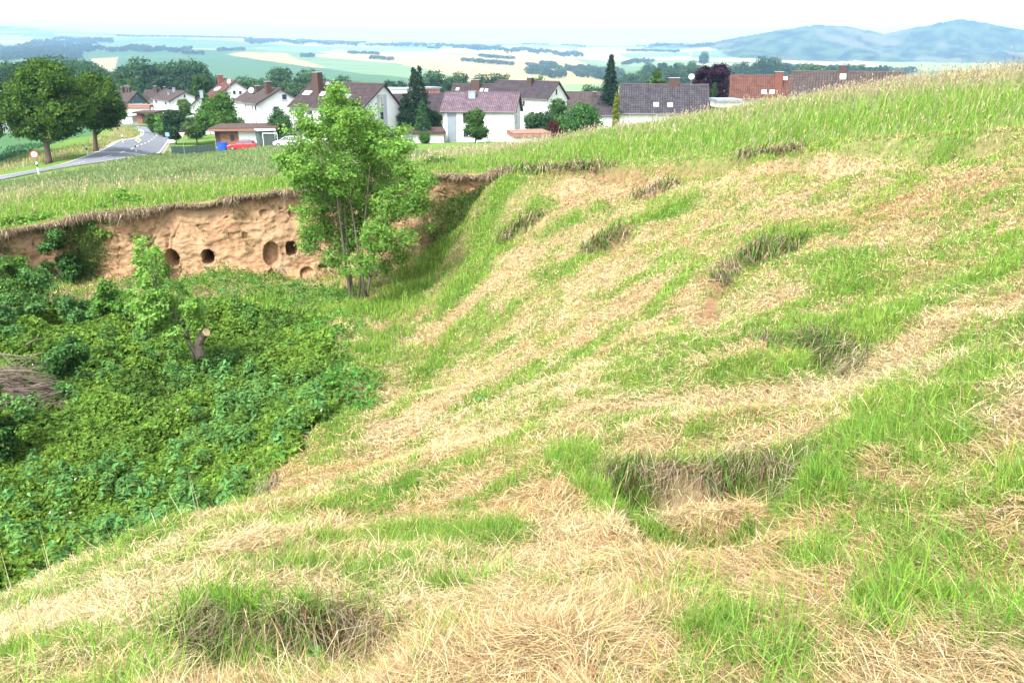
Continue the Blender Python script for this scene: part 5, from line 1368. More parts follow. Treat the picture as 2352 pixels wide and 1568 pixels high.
rim_bush('low weeds on top of the wall at the left edge', 60, 470, 522, 150, (.12, .25, .045), (.18, .32, .055), 28.2, 620)
pit_bush('feathery dark bush under the gully of the wall', 110, 600, 700, 130, (.09, .20, .06), (.13, .26, .07), 24.5, 560)
pit_bush('tall dark climbing growth filling the gully in the loess wall', 152, 515, 705, 62, (.06, .135, .04), (.10, .21, .05), 27.6, 620)
pit_bush('weedy growth against the wall foot at the left edge', 25, 590, 690, 110, (.085, .18, .045), (.12, .24, .05), 25.8, 420)
pit_bush('bluish green elder bush at the left edge behind the brush pile', 20, 690, 790, 90, (.075, .18, .06), (.11, .24, .07), 22.5, 460)
pit_bush('dark green bush right of the brush pile', 165, 765, 860, 110, (.075, .17, .05), (.10, .23, .06), 19.2, 520)
pit_bush('leafy shrub left of the small leaning tree', 250, 640, 700, 70, (.11, .24, .05), (.15, .30, .06), 25, 300)
pit_bush('dark bush at the left edge below the brush pile', -5, 900, 1060, 120, (.05, .12, .035), (.11, .18, .04), 15, 620)
def conifer(label, u, vtop, vbase, wpx, Y, col, tops=((0, 0),), name='conifer', n=1500, power=1.0, skirt=.1, leaf=.30):
    b = gbase(u, vbase, Y); k = b[1] / FPX; h = at(u, vtop, b[1]).z - b[2]; rx = wpx / 2 * k
    r = empty(name, tuple(b)); tag(r, label, 'tree', 'conifers in the village')
    Vs, Fs, Cs = [], [], []; no = 0; tb = MB()
    for (du, dh) in tops:
        H = h - dh * k; cx = du * k
        rg = np.random.default_rng(int(u + du)); m = n // len(tops)
        t = 1 - rg.random(m) ** .6 * (1 - .0)                      # 0 base .. 1 top (denser low)
        t = np.clip(t, 0, 1); z = H * (skirt + (1 - skirt) * t)
        tier = np.floor(t * 16) / 16.; drop = (t * 16 - np.floor(t * 16))
        az = np.round(rg.uniform(0, 9, m)) / 9 * 2 * PI + tier * 23 + rg.normal(0, .18, m)
        rmax = rx * (1 - t) ** power * (1.12 - .35 * drop) * np.exp(rg.normal(0, .10, m)) + .12
        kk = rg.uniform(.65, 1, m)
        per = 16; ks = np.repeat(np.arange(m), per); f = rg.uniform(.4, 1, m * per) * kk[ks]
        rad = rmax[ks] * f
        P = np.stack([cx + np.cos(az[ks]) * rad, np.sin(az[ks]) * rad, z[ks] - rad * .28 + rg.normal(0, .10, m * per)], 1) + rg.normal(0, .11, (m * per, 3))
        nr = np.stack([np.cos(az[ks]) * .6, np.sin(az[ks]) * .6, np.full(m * per, .7)], 1) + rg.normal(0, .4, (m * per, 3))
        C = jitter(col, m * per, .2, .06) * np.exp(rg.normal(0, .15, m))[ks][:, None]
        V, F, c = leaves_np(P, nr, leaf * np.exp(rg.normal(0, .2, m * per)), C, .5)
        Vs.append(V); Fs.append(F + no); Cs.append(c); no += len(V)
        tb.tube([(cx * .2, 0, -.2), (cx, 0, H * .5), (cx, 0, H * .97)], [rx * .10 + .06, .10, .03], 6)
    mesh_np('crown', np.vstack(Vs), np.vstack(Fs), M_TREE, col=np.vstack(Cs), parent=r); tb.build('trunk', M_BARK, r)
conifer('tall dark conifer with twin tops beside the big white house', 960, 152, 318, 70, 138, (.030, .058, .035), tops=((-4, 2), (8, 0), (-24, 52)), power=.62, n=1500)
conifer('pointed dark spruce standing between the white house and the tiled roof', 1399, 123, 262, 84, 150, (.028, .055, .04), power=.85, n=1100, name='spruce')
conifer('slim yellow green columnar conifer beside the dark tiled roof', 1414, 214, 290, 16, 116, (.17, .21, .035), power=.45, n=420, name='columnar_conifer', leaf=.22)
conifer('small dark green cypress right of the dark tiled roof', 1637, 188, 250, 22, 118, (.04, .09, .035), power=.5, n=420, name='columnar_conifer', leaf=.22)
conifer('green conifer in front of the twin topped one', 972, 232, 318, 50, 128, (.05, .11, .045), power=.6, n=700, name='conifer', leaf=.25)

# ------------------------------------------------------------------ distant trees: prototypes shared by all copies
def proto(name, seed, h, rx, col, col2, nclump=240, per=15, leaf=.75, taper=.2, low=.12):
    L = dome_lobes(13, rx, h * (1 - low) / 2, h * (1 + low) / 2, rx * .42, seed, taper=taper)
    rg = np.random.default_rng(seed)
    V, F, c = crown_np(L, nclump, per, rx * .2, leaf, col, col2, .3, .25, rg=rg)
    r = empty(name, (0, 0, -500)); mesh_np('crown', V, F, M_TREE, col=c, parent=r)
    b = MB(); b.tube([(0, 0, -.5), (0, 0, h * .45), (rx * .1, 0, h * .8)], [.3, .22, .06], 6); b.build('trunk', M_BARK, r)
    return r
D1 = (.042, .092, .036); D2 = (.07, .135, .045)
PT = [proto('distant_tree', 1, 17, 6.5, D1, D2), proto('distant_tree', 2, 20, 5.2, (.038, .08, .035), D2, taper=.35), proto('distant_tree', 3, 13, 6.2, (.05, .105, .04), (.085, .15, .05)), proto('distant_tree', 4, 23, 4.6, (.045, .085, .04), D2, taper=.5)]
used = set()
def place(pi, x, y, s, label, group):
    p = PT[pi]; o = p if pi not in used else copy_tree(p); used.add(pi)
    z = float(gz(np.array([x]), np.array([y]))[0]); o.location = (x, y, z - .3); o.rotation_euler = (0, 0, random.uniform(0, 6.28)); o.scale = (s * random.uniform(.9, 1.15), s * random.uniform(.9, 1.15), s)
    tag(o, label, 'tree', group); return o
def tree_row(items, label, group):
    """items: (u, v of the top, distance, prototype)"""
    for u, vt, Y, pi in items:
        x = at(u, 200, Y).x; zt = at(u, vt, Y).z; z0 = float(gz(np.array([x]), np.array([float(Y)]))[0])
        H = [17, 20, 13, 23][pi]; place(pi, x, Y, max(.3, (zt - z0) / H), label, group)
tree_row([(262, 165, 390, 0), (280, 145, 385, 1), (300, 139, 392, 1), (322, 136, 388, 0), (340, 140, 395, 1), (358, 142, 385, 3), (376, 148, 392, 0), (392, 152, 388, 1), (408, 144, 396, 0), (425, 141, 390, 1), (443, 141, 392, 0), (460, 147, 396, 0), (474, 154, 400, 1), (486, 166, 410, 2)],
         'tall blue green poplar or willow in the wood behind the white houses', 'trees of the small wood behind the village')
tree_row([(525, 185, 400, 2), (562, 178, 360, 0), (585, 182, 370, 2), (600, 172, 420, 2), (621, 178, 380, 2), (645, 150, 395, 1), (655, 158, 402, 0), (637, 166, 390, 0), (676, 180, 380, 2), (700, 170, 410, 0), (716, 162, 430, 0), (735, 178, 400, 2), (768, 178, 420, 2), (787, 176, 420, 0), (805, 180, 410, 2), (825, 182, 430, 2), (857, 184, 420, 2), (872, 186, 450, 2),
          (892, 180, 440, 1), (905, 181, 442, 3), (918, 181, 445, 1), (931, 184, 450, 2), (985, 170, 460, 0), (1002, 164, 455, 0), (1020, 178, 470, 2), (1035, 172, 460, 1), (1052, 168, 458, 0), (1068, 166, 470, 3), (1085, 180, 460, 2), (1105, 172, 470, 0), (1120, 176, 480, 2), (1138, 170, 470, 0), (1155, 172, 490, 0),
          (1330, 205, 330, 2), (1350, 196, 380, 0), (1372, 192, 390, 2), (1240, 182, 500, 2), (1260, 180, 520, 2)],
         'round hazy tree of the tree belt just behind the village roofs', 'trees of the belt behind the village')
rows = []
for i in range(90):
    u = -60 + i * 3.4 + random.uniform(-5, 5); Y = random.uniform(330, 620); rows.append((u, 128 + 24 * random.random() + max(0, (u - 120)) * .10 + (620 - Y) * .05, Y, random.choice([0, 1, 1, 3])))
tree_row(rows, 'hazy blue green tree in the broad woodland left behind the lindens', 'trees of the left woodland')
tree_row([(1424 + i * 9 + random.uniform(-3, 3), 170 - i * .9 + random.uniform(-4, 5), 900 + random.uniform(-90, 90), random.choice([0, 2, 2])) for i in range(22)],
         'hazy tree on the wooded bank behind the tiled roofs', 'trees on the bank behind the roofs')
tree_row([(1480 + i * 7.5 + random.uniform(-3, 3), 143 + random.uniform(-5, 9) + i * .12, 1150 + random.uniform(-120, 120), random.choice([0, 1, 3, 3])) for i in range(74)],
         'slender hazy tree in the thin dark wood below the mountain', 'trees of the dark wood below the mountain')
tree_row([(1858, 139, 640, 2), (1760, 132, 1100, 1), (1745, 131, 1105, 0), (1772, 133, 1098, 0), (1611, 120, 2300, 0), (1310, 150, 1900, 2)], 'single tree standing out in the fields below the mountain', 'single field trees')

def far_wood(name, label, runs, dens, hgt=(7, 15), col=(.055, .09, .055), card=3.2, seed=5):
    """tree lines and woods read as masses: many small crowns in one object; runs: (u0, v0, u1, v1, thickness px)"""
    rg = np.random.default_rng(seed); P = []
    for (u0, v0, u1, v1, th) in runs:
        m = max(3, int(abs(u1 - u0) * dens * max(1, th / 3)))
        for i in range(m):
            f = rg.random(); u = u0 + (u1 - u0) * f; v = v0 + (v1 - v0) * f + rg.normal(0, th / 2.5) + 2.2 * math.sin(u * .09 + v0) * (th > 3)
            h = hit(u, v, ymin=700); P.append(h)
    P = np.array(P); m = len(P); H = rg.uniform(*hgt, m); RX = H * rg.uniform(.35, .6, m)
    per = 34; ks = np.repeat(np.arange(m), per); d = unit(rg.normal(size=(m * per, 3))); d[:, 2] = np.abs(d[:, 2]) * 1.1 - .15
    c = P[ks] + np.stack([d[:, 0] * RX[ks], d[:, 1] * RX[ks], H[ks] * (.45 + .5 * d[:, 2])], 1)
    C = jitter(col, m * per, .2, .05) * np.exp(rg.normal(0, .18, m))[ks][:, None]
    V, F, cc = leaves_np(c, d + rg.normal(0, .3, d.shape), card * np.exp(rg.normal(0, .2, m * per)) * (P[ks, 1] / 2500) ** .35, C, .9)
    o = mesh_np(name, V, F, M_TREE, col=cc); tag(o, label, 'trees', kind='stuff')
far_wood('far_tree_lines', 'far off hedges and tree lines between the fields of the plain', [
    (205, 116, 440, 118, 5), (300, 110, 345, 112, 3), (500, 118, 560, 117, 3), (0, 120, 210, 112, 12), (0, 132, 190, 128, 12), (60, 103, 260, 96, 7), (120, 92, 250, 94, 4), (270, 84, 560, 88, 2), (560, 92, 840, 99, 4), (570, 99, 640, 97, 5), (640, 97, 820, 104, 4),
    (840, 105, 980, 106, 3), (1000, 107, 1150, 110, 4), (1040, 110, 1240, 120, 5), (1220, 118, 1330, 130, 5), (1300, 124, 1340, 132, 4), (690, 132, 722, 132, 2), (850, 136, 905, 141, 2), (1290, 104, 1345, 108, 2), (1200, 102, 1260, 102, 2), (1460, 104, 1640, 106, 4), (1210, 154, 1290, 164, 4), (1300, 160, 1420, 172, 6), (1320, 172, 1430, 182, 9), (1210, 170, 1300, 178, 6), (1240, 150, 1280, 152, 2), (1780, 158, 1960, 166, 5), (1960, 168, 2100, 172, 4), (1430, 150, 1500, 142, 4), (560, 96, 620, 94, 3), (900, 101, 1020, 103, 3), (420, 125, 470, 126, 2), (980, 112, 1010, 113, 2), (1100, 132, 1180, 138, 1), (1440, 118, 1560, 121, 2), (800, 124, 870, 127, 1), (1060, 142, 1180, 152, 1)], 1.0)

# ------------------------------------------------------------------ far apartment block, chimneys and pylon
def simple_block(label, u0, u1, vt, vb, Y, wall, roofm, nwin, name='apartment_block'):
    a = at(u0, vb, Y); b = at(u1, vb, Y + 6); H = at(u0, vt, Y).z - a.z; L = math.hypot(b.x - a.x, b.y - a.y); th = math.atan2(b.y - a.y, b.x - a.x)
    r = empty(name, (a.x, a.y, a.z - 2), th); tag(r, label, 'building'); H += 2
    m = MB(); m.box((L / 2, 5, H / 2), (L, 10, H)); m.build('wall', wall, r)
    m = MB(); m.box((L / 2, 5, H + .3), (L + 1, 11, .6)); m.build('roof', roofm, r)
    for k in range(nwin):
        for z in (H * .45, H * .8):
            x = L * (k + .5) / nwin; m = MB(); m.box((x, -.02, z), (L / nwin * .45, .12, H * .16)); f = m.build('window', M_WHITE, r)
            m = MB(); m.box((x, -.09, z), (L / nwin * .38, .04, H * .13)); m.build('pane', M_GLASS, f)
M_CORAL = plain('coral_render', (.55, .17, .11), .9, .1, .5)
simple_block('coral red and white apartment block seen between the conifer and the plum roof', 978, 1011, 205, 218, 330, M_CORAL, M_SHEET, 5)
simple_block('low white building left of the twin topped conifer in the distance', 935, 946, 206, 216, 325, M_WHITE, M_SHEET, 2)
for u_, v_, lab in ((1309, 104, 'leftmost'), (1313, 105, 'second'), (1319, 104, 'third'), (1324, 104, 'rightmost')):
    h_ = hit(u_, 122, ymin=1500); r_ = empty('far_tower', tuple(h_)); tag(r_, lab + ' of the four thin grey towers on the far plain', 'tower', 'four thin towers on the far plain')
    m = MB(); m.tube([(0, 0, 0), (0, 0, (at(u_, v_, h_[1]).z - h_[2]) * .93)], [3.2, 2.4], 8); m.build('shaft', M_SHEET, r_)
    m = MB(); zz = (at(u_, v_, h_[1]).z - h_[2]); m.tube([(0, 0, zz * .93), (0, 0, zz)], [3.4, 3.4], 8); m.build('head', M_GREY, r_)

# ------------------------------------------------------------------ garages, cars and small things of the village edge
def ground_at(u, Y):
    x = at(u, 330, Y).x; return np.array([x, Y, float(gz(np.array([x]), np.array([float(Y)]))[0])])
M_ROOFFELT = plain('brown_roof_felt', (.085, .05, .045), .9, .15, 1.5)
M_TERRA = plain('terracotta_coping', (.30, .16, .12), .9, .25, 3)
M_BLUE = plain('blue_plastic', (.02, .10, .55), .4, .05, 3)
def flat_building(name, label, u0, u1, vt, vb, Y0, Y1, depth, wall, roofm, front=None, over=.5, fascia=None, thick=.35, cat='garage'):
    a = at(u0, vb, Y0); b = at(u1, vb, Y1); H = at(u0, vt, Y0).z - a.z
    L = math.hypot(b.x - a.x, b.y - a.y); th = math.atan2(b.y - a.y, b.x - a.x)
    r = empty(name, (a.x, a.y, a.z - .4), th); tag(r, label, cat, 'garages and sheds at the village edge'); H += .4
    m = MB(); m.box((L / 2, depth / 2, (H - thick) / 2), (L, depth, H - thick)); m.build('wall', wall, r)
    m = MB(); m.box((L / 2, depth / 2 - over * .3, H - thick / 2 + .003), (L + 2 * over, depth + 2 * over, thick - .08)); rf = m.build('roof', fascia or roofm, r)
    m = MB(); m.box((L / 2, depth / 2 - over * .3, H - .015), (L + 2 * over + .06, depth + 2 * over + .06, .06)); m.build('roof_felt', roofm, rf)
    return r, L, H
g, L_, H_ = flat_building('garage', 'low garage with brown wooden front part, white wall and wide flat brown roof', 496, 628, 294, 334, 132, 133, 7.5, M_WALL, M_ROOFFELT, fascia=M_PALEWOOD, over=.7, thick=.5)
m = MB(); m.box((L_ * .21, -.04, H_ * .42), (L_ * .40, .10, H_ * .80)); m.build('timber_front', M_WOOD, g)
m = MB(); m.box((L_ * .05, -.10, H_ * .42), (L_ * .085, .06, H_ * .78)); m.build('bay_shade_panel', M_DWOOD, g)  # dark panel on the closed front, its colour stands for shade inside a bay
m = MB(); m.box((L_ * .30, -.11, H_ * .50), (L_ * .07, .06, H_ * .28)); w_ = m.build('window', M_DWOOD, g)
m = MB(); m.box((L_ * .30, -.15, H_ * .50), (L_ * .055, .03, H_ * .22)); m.build('pane', M_GLASS, w_)
g, L_, H_ = flat_building('carport', 'grey green garden shed with white canopy right of the garage', 596, 632, 299, 334, 130, 131, 4, M_TARP, M_WHITE, over=.25, thick=.2, cat='shed')
g, L_, H_ = flat_building('garage', 'flat garage with brown coping and white wall between the conifer and the plum roofed house', 925, 1020, 303, 330, 126, 127, 7, M_WALL, M_ROOFFELT, over=.3, thick=.45)
m = MB(); m.box((L_ * .15, -.03, H_ * .38), (L_ * .22, .06, H_ * .62)); m.build('garage_door', M_SHEET, g)
g, L_, H_ = flat_building('garage', 'low building with terracotta coloured edge just right of the plum roofed house', 1184, 1262, 306, 324, 112, 113, 5, M_WALL3, M_TERRA, over=.2, thick=.6)
g, L_, H_ = flat_building('pergola_shed', 'brown open garden shed with flat roof below the white house by the bend', 316, 356, 257, 280, 190, 190, 5, M_WOOD, M_ROOFFELT, over=.6, thick=.4, cat='shed')
m = MB(); m.box((L_ * .5, -.05, H_ * .42), (L_ * .42, .08, H_ * .7)); m.build('bay_shade_panel', M_DWOOD, g)  # no real opening: dark board painted as the shaded inside of the shed
g, L_, H_ = flat_building('annexe', 'lean extension with copper red roof in front of the slate gable', 290, 346, 242, 270, 215, 215, 4, M_WALL3, M_TERRA, over=.3, thick=.7, cat='annexe')
g, L_, H_ = flat_building('garage', 'white low garage behind the cherry tree', 432, 470, 268, 290, 158, 158, 4, M_WALL3, M_SHEET, over=.2, thick=.3)
g, L_, H_ = flat_building('garden_shed', 'small white greenhouse left of the brown open shed', 291, 304, 267, 279, 190, 190, 3, M_WHITE, M_SHEET, over=.1, thick=.2, cat='shed')
g, L_, H_ = flat_building('annexe', 'grey edged flat roof right of the steep dark tiled roof', 1648, 1700, 229, 240, 108, 108, 4, M_WALL3, M_SHEET, over=.2, thick=.3, cat='annexe')

b = ground_at(511, 128); r = empty('rain_barrel', tuple(b)); tag(r, 'bright blue plastic barrel standing in the open bay of the garage', 'barrel')
m = MB(); m.tube([(0, 0, 0), (0, 0, .35), (0, 0, .8), (0, 0, 1.35)], [.72, .80, .80, .74], 20); m.build('tank', M_BLUE, r, smooth=False)
m = MB(); m.tube([(0, 0, 1.34), (0, 0, 1.42)], [.78, .76], 20); m.build('lid', plain('dark_blue_plastic', (.015, .06, .35), .4), r)

def car(label, u, Y, head, paint, glass=M_GLASS):
    b = ground_at(u, Y); r = empty('parked_car', (b[0], b[1], b[2]), head); tag(r, label, 'car', 'cars parked at the edge of the crop field')
    # side profile x (length, front at -x), z
    low = [(-2.05, .32), (-2.08, .55), (-1.98, .72), (-1.1, .92), (-.55, .97), (1.1, 1.0), (1.85, .96), (2.02, .80), (2.05, .45), (1.95, .28), (-1.9, .25)]
    cab = [(-1.1, .92), (-.35, 1.38), (.2, 1.47), (1.0, 1.45), (1.55, 1.30), (1.88, .96)]
    def loft(prof, w0, top_in, name, mat, z_lo, z_hi, par):
        V = []; n = len(prof)
        for sg in (-1, 1):
            for x, z in prof:
                f = np.clip((z - z_lo) / (z_hi - z_lo), 0, 1); V.append((x, sg * (w0 - top_in * f ** 1.2), z))
        cols = [(x, 0, z) for x, z in prof]
        F = [tuple(range(n))[::-1], tuple(range(n, 2 * n))] + [(k, (k + 1) % n, n + (k + 1) % n, n + k) for k in range(n)]
        mm = MB(); mm.add(V, F); return mm.build(name, mat, par, bevel=.05)
    body = loft(low, .86, .06, 'body', paint, .3, 1.0, r)
    loft([(x, z) for x, z in cab] , .79, .20, 'cabin_glass', glass, .95, 1.45, r)
    loft([(-.42, 1.39), (.2, 1.49), (1.0, 1.47), (1.5, 1.34), (.2, 1.36)], .60, .04, 'car_roof', paint, 1.3, 1.5, body)
    m = MB()
    for sg in (-1, 1):
        for (xa, za, xb, zb_) in ((-1.08, .93, -.38, 1.39), (.28, .97, .30, 1.45), (1.86, .96, 1.5, 1.33)):
            ya = sg * .80; yb = sg * .615; m.tube([(xa, ya, za), (xb, yb, zb_)], .045, 5)
    m.build('pillars', paint, body)
    for x in (-1.28, 1.25):
        for sg in (-1, 1):
            m = MB(); m.tube([(x, sg * .66, .31), (x, sg * .88, .31)], .31, 18); w = m.build('wheel', M_BLACK, r)
            m = MB(); m.tube([(x, sg * .875, .31), (x, sg * .90, .31)], .19, 12); m.build('rim', M_GREY, w)
    for sg in (-1, 1):
        m = MB(); m.box((-1.96, sg * .62, .66), (.16, .34, .14)); m.build('headlight', M_WHITE, r)
        m = MB(); m.box((1.97, sg * .66, .80), (.12, .26, .20)); m.build('tail_light', plain('red_lens', (.4, .01, .01), .3), r)
    return r
M_RED = plain('red_car_paint', (.55, .018, .025), .25, .02, 2, spec=.6)
M_SILVER = plain('pale_car_paint', (.62, .66, .70), .25, .02, 2, spec=.6)
car('red hatchback parked in front of the white garage wall', 556, 124, R(4), M_RED)
car('silver white car parked under the big white house, half hidden by the young tree', 662, 122, R(2), M_SILVER)

b = ground_at(622, 126); r = empty('football_goal', tuple(b)); tag(r, 'small white framed football goal standing on the lawn beside the garage', 'goal')
m = MB(); m.tube([(-1.1, 0, 0), (-1.1, 0, 2.0)], .05); m.tube([(1.1, 0, 0), (1.1, 0, 2.0)], .05); m.tube([(-1.1, 0, 2.0), (1.1, 0, 2.0)], .05); m.build('goal_frame', M_WHITE, r)
m = MB()
for i in range(13): m.tube([(-1.1 + i * .183, .02, 1.98), (-1.1 + i * .183, .8, 0)], .012, 3)
for i in range(9): m.tube([(-1.1, .02 + i * .095, 1.98 - i * .245), (1.1, .02 + i * .095, 1.98 - i * .245)], .012, 3)
m.build('net', M_BLACK, r)

def fence(label, pts, h, group=None):
    P = [ground_at(u, Y) for u, Y in pts]; r = empty('garden_fence', tuple(P[0])); tag(r, label, 'fence'); P = [p - P[0] for p in P]
    m = MB()
    for a, b_ in zip(P[:-1], P[1:]):
        d = b_ - a; n_ = unit(np.array([-d[1], d[0], 0.])) * .01
        m.prism([a + n_ + (0, 0, .05), b_ + n_ + (0, 0, .05), b_ + n_ + (0, 0, h), a + n_ + (0, 0, h)], tuple(-2 * n_))
    m.build('mesh_panel', M_FENCE, r)
    for a, b_ in zip(P[:-1], P[1:]):
        for k in range(4):
            p = a + (b_ - a) * k / 4; m = MB(); m.tube([p, p + np.array([0, 0, h + .1])], .035, 5); m.build('post', M_BLACK, r)
fence('dark green mesh garden fence along the crop field', [(392, 134), (430, 133), (470, 132), (494, 131)], 1.25)
fence('dark garden fence behind the parked cars', [(634, 128), (660, 128), (690, 127)], 1.2)

def signpost(name, label, u, vtop, vb, parts_, Y=None, group='road signs'):
    b = hit(u, vb) if Y is None else ground_at(u, Y); h = at(u, vtop, b[1]).z - b[2]
    yaw = math.atan2(b[0], b[1]); r = empty(name, tuple(b), -yaw); tag(r, label, 'sign', group)
    m = MB(); m.tube([(0, .05, -.2), (0, .05, h)], .035, 8); m.build('pole', M_GREY, r); return r, h
def disc(m, z, rad, y0, y1, n=28): m.tube([(0, y0, z), (0, y1, z)], rad, n)
M_SRED = plain('sign_red', (.50, .03, .035), .5, .03)
M_SYEL = plain('sign_yellow', (.85, .55, .03), .5, .03)
M_SBLUE = plain('sign_blue', (.25, .42, .62), .5, .03)
r, h = signpost('speed_limit_sign', 'round red rimmed speed limit sign reading 70 beside the road', 84, 353, 384, None)
m = MB(); disc(m, h - .1, .46, .0, .04); pl = m.build('sign_plate', M_SRED, r)
m = MB(); disc(m, h - .1, .34, -.006, .0); m.build('white_field', M_WHITE, pl)
def text_mesh(s, size, mat, parent, loc, ext=.004, name='lettering'):
    cu = bpy.data.curves.new('lettering', 'FONT'); cu.body = s; cu.size = size; cu.extrude = ext; cu.align_x = 'CENTER'; cu.align_y = 'CENTER'
    to = bpy.data.objects.new('tmp_text', cu); COL.objects.link(to); dg = bpy.context.evaluated_depsgraph_get(); dg.update()
    me = bpy.data.meshes.new_from_object(to.evaluated_get(dg)); bpy.data.objects.remove(to)
    me.materials.clear(); me.materials.append(mat); o = bpy.data.objects.new(name, me); COL.objects.link(o); o.parent = parent; o.location = loc; o.rotation_euler = (PI / 2, 0, 0); return o
text_mesh('70', .46, M_BLACK, pl, (0, -.012, h - .1))
r, h = signpost('give_way_sign', 'triangular give way sign seen from the front beside the dark garden thicket', 421, 304, 336, None, Y=130)
m = MB(); z = h - .5; m.prism([(-.52, 0, z + .5), (.52, 0, z + .5), (0, 0, z - .42)], (0, .03, 0)); pl = m.build('sign_plate', plain('sign_pink', (.55, .30, .30), .5), r)
m = MB(); m.prism([(-.34, -.008, z + .39), (.34, -.008, z + .39), (0, -.008, z - .2)], (0, .006, 0)); m.build('white_field', M_WHITE, pl)
r, h = signpost('priority_road_sign', 'small diamond shaped priority road sign on a thin post in the road bend', 321, 318, 346, None)
z = h - .25; m = MB(); m.prism([(-.42, 0, z), (0, 0, z + .42), (.42, 0, z), (0, 0, z - .42)], (0, .03, 0)); pl = m.build('sign_plate', M_WHITE, r)
m = MB(); m.prism([(-.26, -.008, z), (0, -.008, z + .26), (.26, -.008, z), (0, -.008, z - .26)], (0, .006, 0)); m.build('yellow_field', M_SYEL, pl)
r, h = signpost('direction_sign', 'white direction arrow sign with a small pale blue plate above it by the fence corner', 387, 304, 338, None, Y=134)
m = MB(); m.box((0, 0, h - .35), (.62, .03, .62)); pl = m.build('sign_plate', M_SBLUE, r)
m = MB(); z = h - 1.45; m.prism([(-.1, 0, z + .24), (.85, 0, z + .24), (1.15, 0, z), (.85, 0, z - .24), (-.1, 0, z - .24)], (0, .03, 0)); m.build('arrow_plate', M_WHITE, r)

def delineator():
    r = empty('delineator_post', (0, 0, 0)); tag(r, 'x', 'roadside post', 'white delineator posts along the road')
    m = MB(); m.prism([(-.06, -.05, -.1), (.06, -.05, -.1), (.06, .05, -.1), (-.06, .05, -.1)], (0, 0, .78)); m.build('post', M_WHITE, r)
    m = MB(); m.prism([(-.062, -.052, .68), (.062, -.052, .68), (.062, .052, .68), (-.062, .052, .68)], (0, 0, .24)); m.build('black_band', M_BLACK, r)
    m = MB(); m.prism([(-.06, -.05, .92), (.06, -.05, .92), (.06, .05, 1.0), (-.06, .05, 1.08)], (0, 0, .10)); m.build('cap', M_WHITE, r)
    return r
dl = delineator(); first = True
for u, vb, lab in ((89, 400, 'delineator post nearest the left edge, on the near side of the road'), (202, 358, 'delineator post between the two lindens'), (283, 329, 'delineator post right of the smaller linden'),
                   (324, 313, 'delineator post on the inside of the bend'), (313, 351, 'delineator post at the near side of the road before the bend'), (319, 303, 'delineator post farthest round the inside of the bend'), (337, 290, 'delineator post on the outer side of the bend under the hedge')):
    o = dl if first else copy_tree(dl); first = False
    p = hit(u, vb); o.location = tuple(p); o.scale = (1.05, 1.05, 1.05); o['label'] = lab

# ------------------------------------------------------------------ sticks, plants and stalks in the pit
def brush_pile():
    b = np.array(at(40, 860, 18.0)); b[2] = float(gz(b[:1], b[1:2])[0]); m = MB(); rg = random.Random(4)
    for i in range(330):
        a = rg.gauss(.1, .55) + (PI if rg.random() < .5 else 0); L = rg.uniform(.5, 1.5); c = np.array([rg.gauss(-.25, .55), rg.gauss(0, .4), .35 + rg.uniform(0, .85) * math.exp(-((rg.random()) ** 2))])
        c[2] = .2 + (c[2]) * max(.2, 1 - abs(c[0] + .25) / 1.7)
        d = np.array([math.cos(a), math.sin(a) * .6, rg.gauss(0, .22)]); bend = np.array([rg.gauss(0, .08), rg.gauss(0, .08), rg.gauss(.02, .08)])
        rr = rg.choice([.006, .008, .01, .014]); m.tube([c - d * L / 2, c + bend * L, c + d * L / 2], [rr, rr * .8, rr * .4], 4)
    o = m.build('brush_pile', plain('dead_twigs', (.15, .115, .09), .95, .35, 5)); o.location = b; tag(o, 'heap of dead brown branches lying in the brambles at the left edge', 'brush pile', kind='stuff')
brush_pile()
M_PALETWIG = plain('pale_stick', (.36, .31, .25), .9, .2, 8)
def stick(label, pts, rad, mat=M_PALETWIG, name='fallen_stick', group='fallen sticks', lift=.02):
    P = [hit(u, v) + np.array([0, 0, lift]) for u, v in pts]; o0 = P[0]; m = MB(); Q = smooth_line(np.array(P), .05)
    n = len(Q); m.tube([q - o0 for q in Q], [rad * (1 - .6 * k / n) for k in range(n)], 6)
    o = m.build(name, mat, smooth=True); o.location = o0; tag(o, label, 'stick', group); return o
stick('pale broken stick lying in the grass at the lower right', [(2126, 1424), (2060, 1442), (2015, 1458), (1978, 1470)], .009)
stick('thinner pale stick half covered by straw at the lower right', [(1975, 1473), (1920, 1500), (1880, 1512)], .006)
stick('bleached stick lying in the straw below the round hollow', [(1900, 1212), (1850, 1222), (1800, 1226)], .006)
for i, (u0, v0, u1, v1, lab) in enumerate([(0, 812, 112, 835, 'long bleached branch on top of the brush pile'), (10, 850, 122, 862, 'bleached branch across the middle of the brush pile'), (60, 792, 100, 778, 'short bleached branch sticking out above the brush pile'), (70, 888, 125, 882, 'bleached branch at the foot of the brush pile')]):
    a = np.array(at(u0, v0, 17.3)); b_ = np.array(at(u1, v1, 17.5)); m = MB(); m.tube([(0, 0, 0), (b_ - a) / 2 + np.array([0, 0, .05]), b_ - a], [.022, .017, .009], 5)
    o = m.build('dead_branch', M_STEM, smooth=True); o.location = a; tag(o, lab, 'branch', 'bleached branches on the brush pile')
def twig_thing():
    p = hit(1045, 1375); r = empty('broken_twig', tuple(p)); tag(r, 'short dark brown broken twig sticking out of the straw in the foreground', 'twig')
    m = MB(); m.tube([(0, 0, -.02), (.01, .02, .05), (.035, .02, .10)], [.009, .007, .004], 6); m.tube([(.01, .02, .05), (-.03, .03, .07)], [.006, .002], 5); m.tube([(0, 0, .01), (-.05, 0, .02)], [.007, .003], 5); m.build('stem', M_DWOOD, r)
twig_thing()
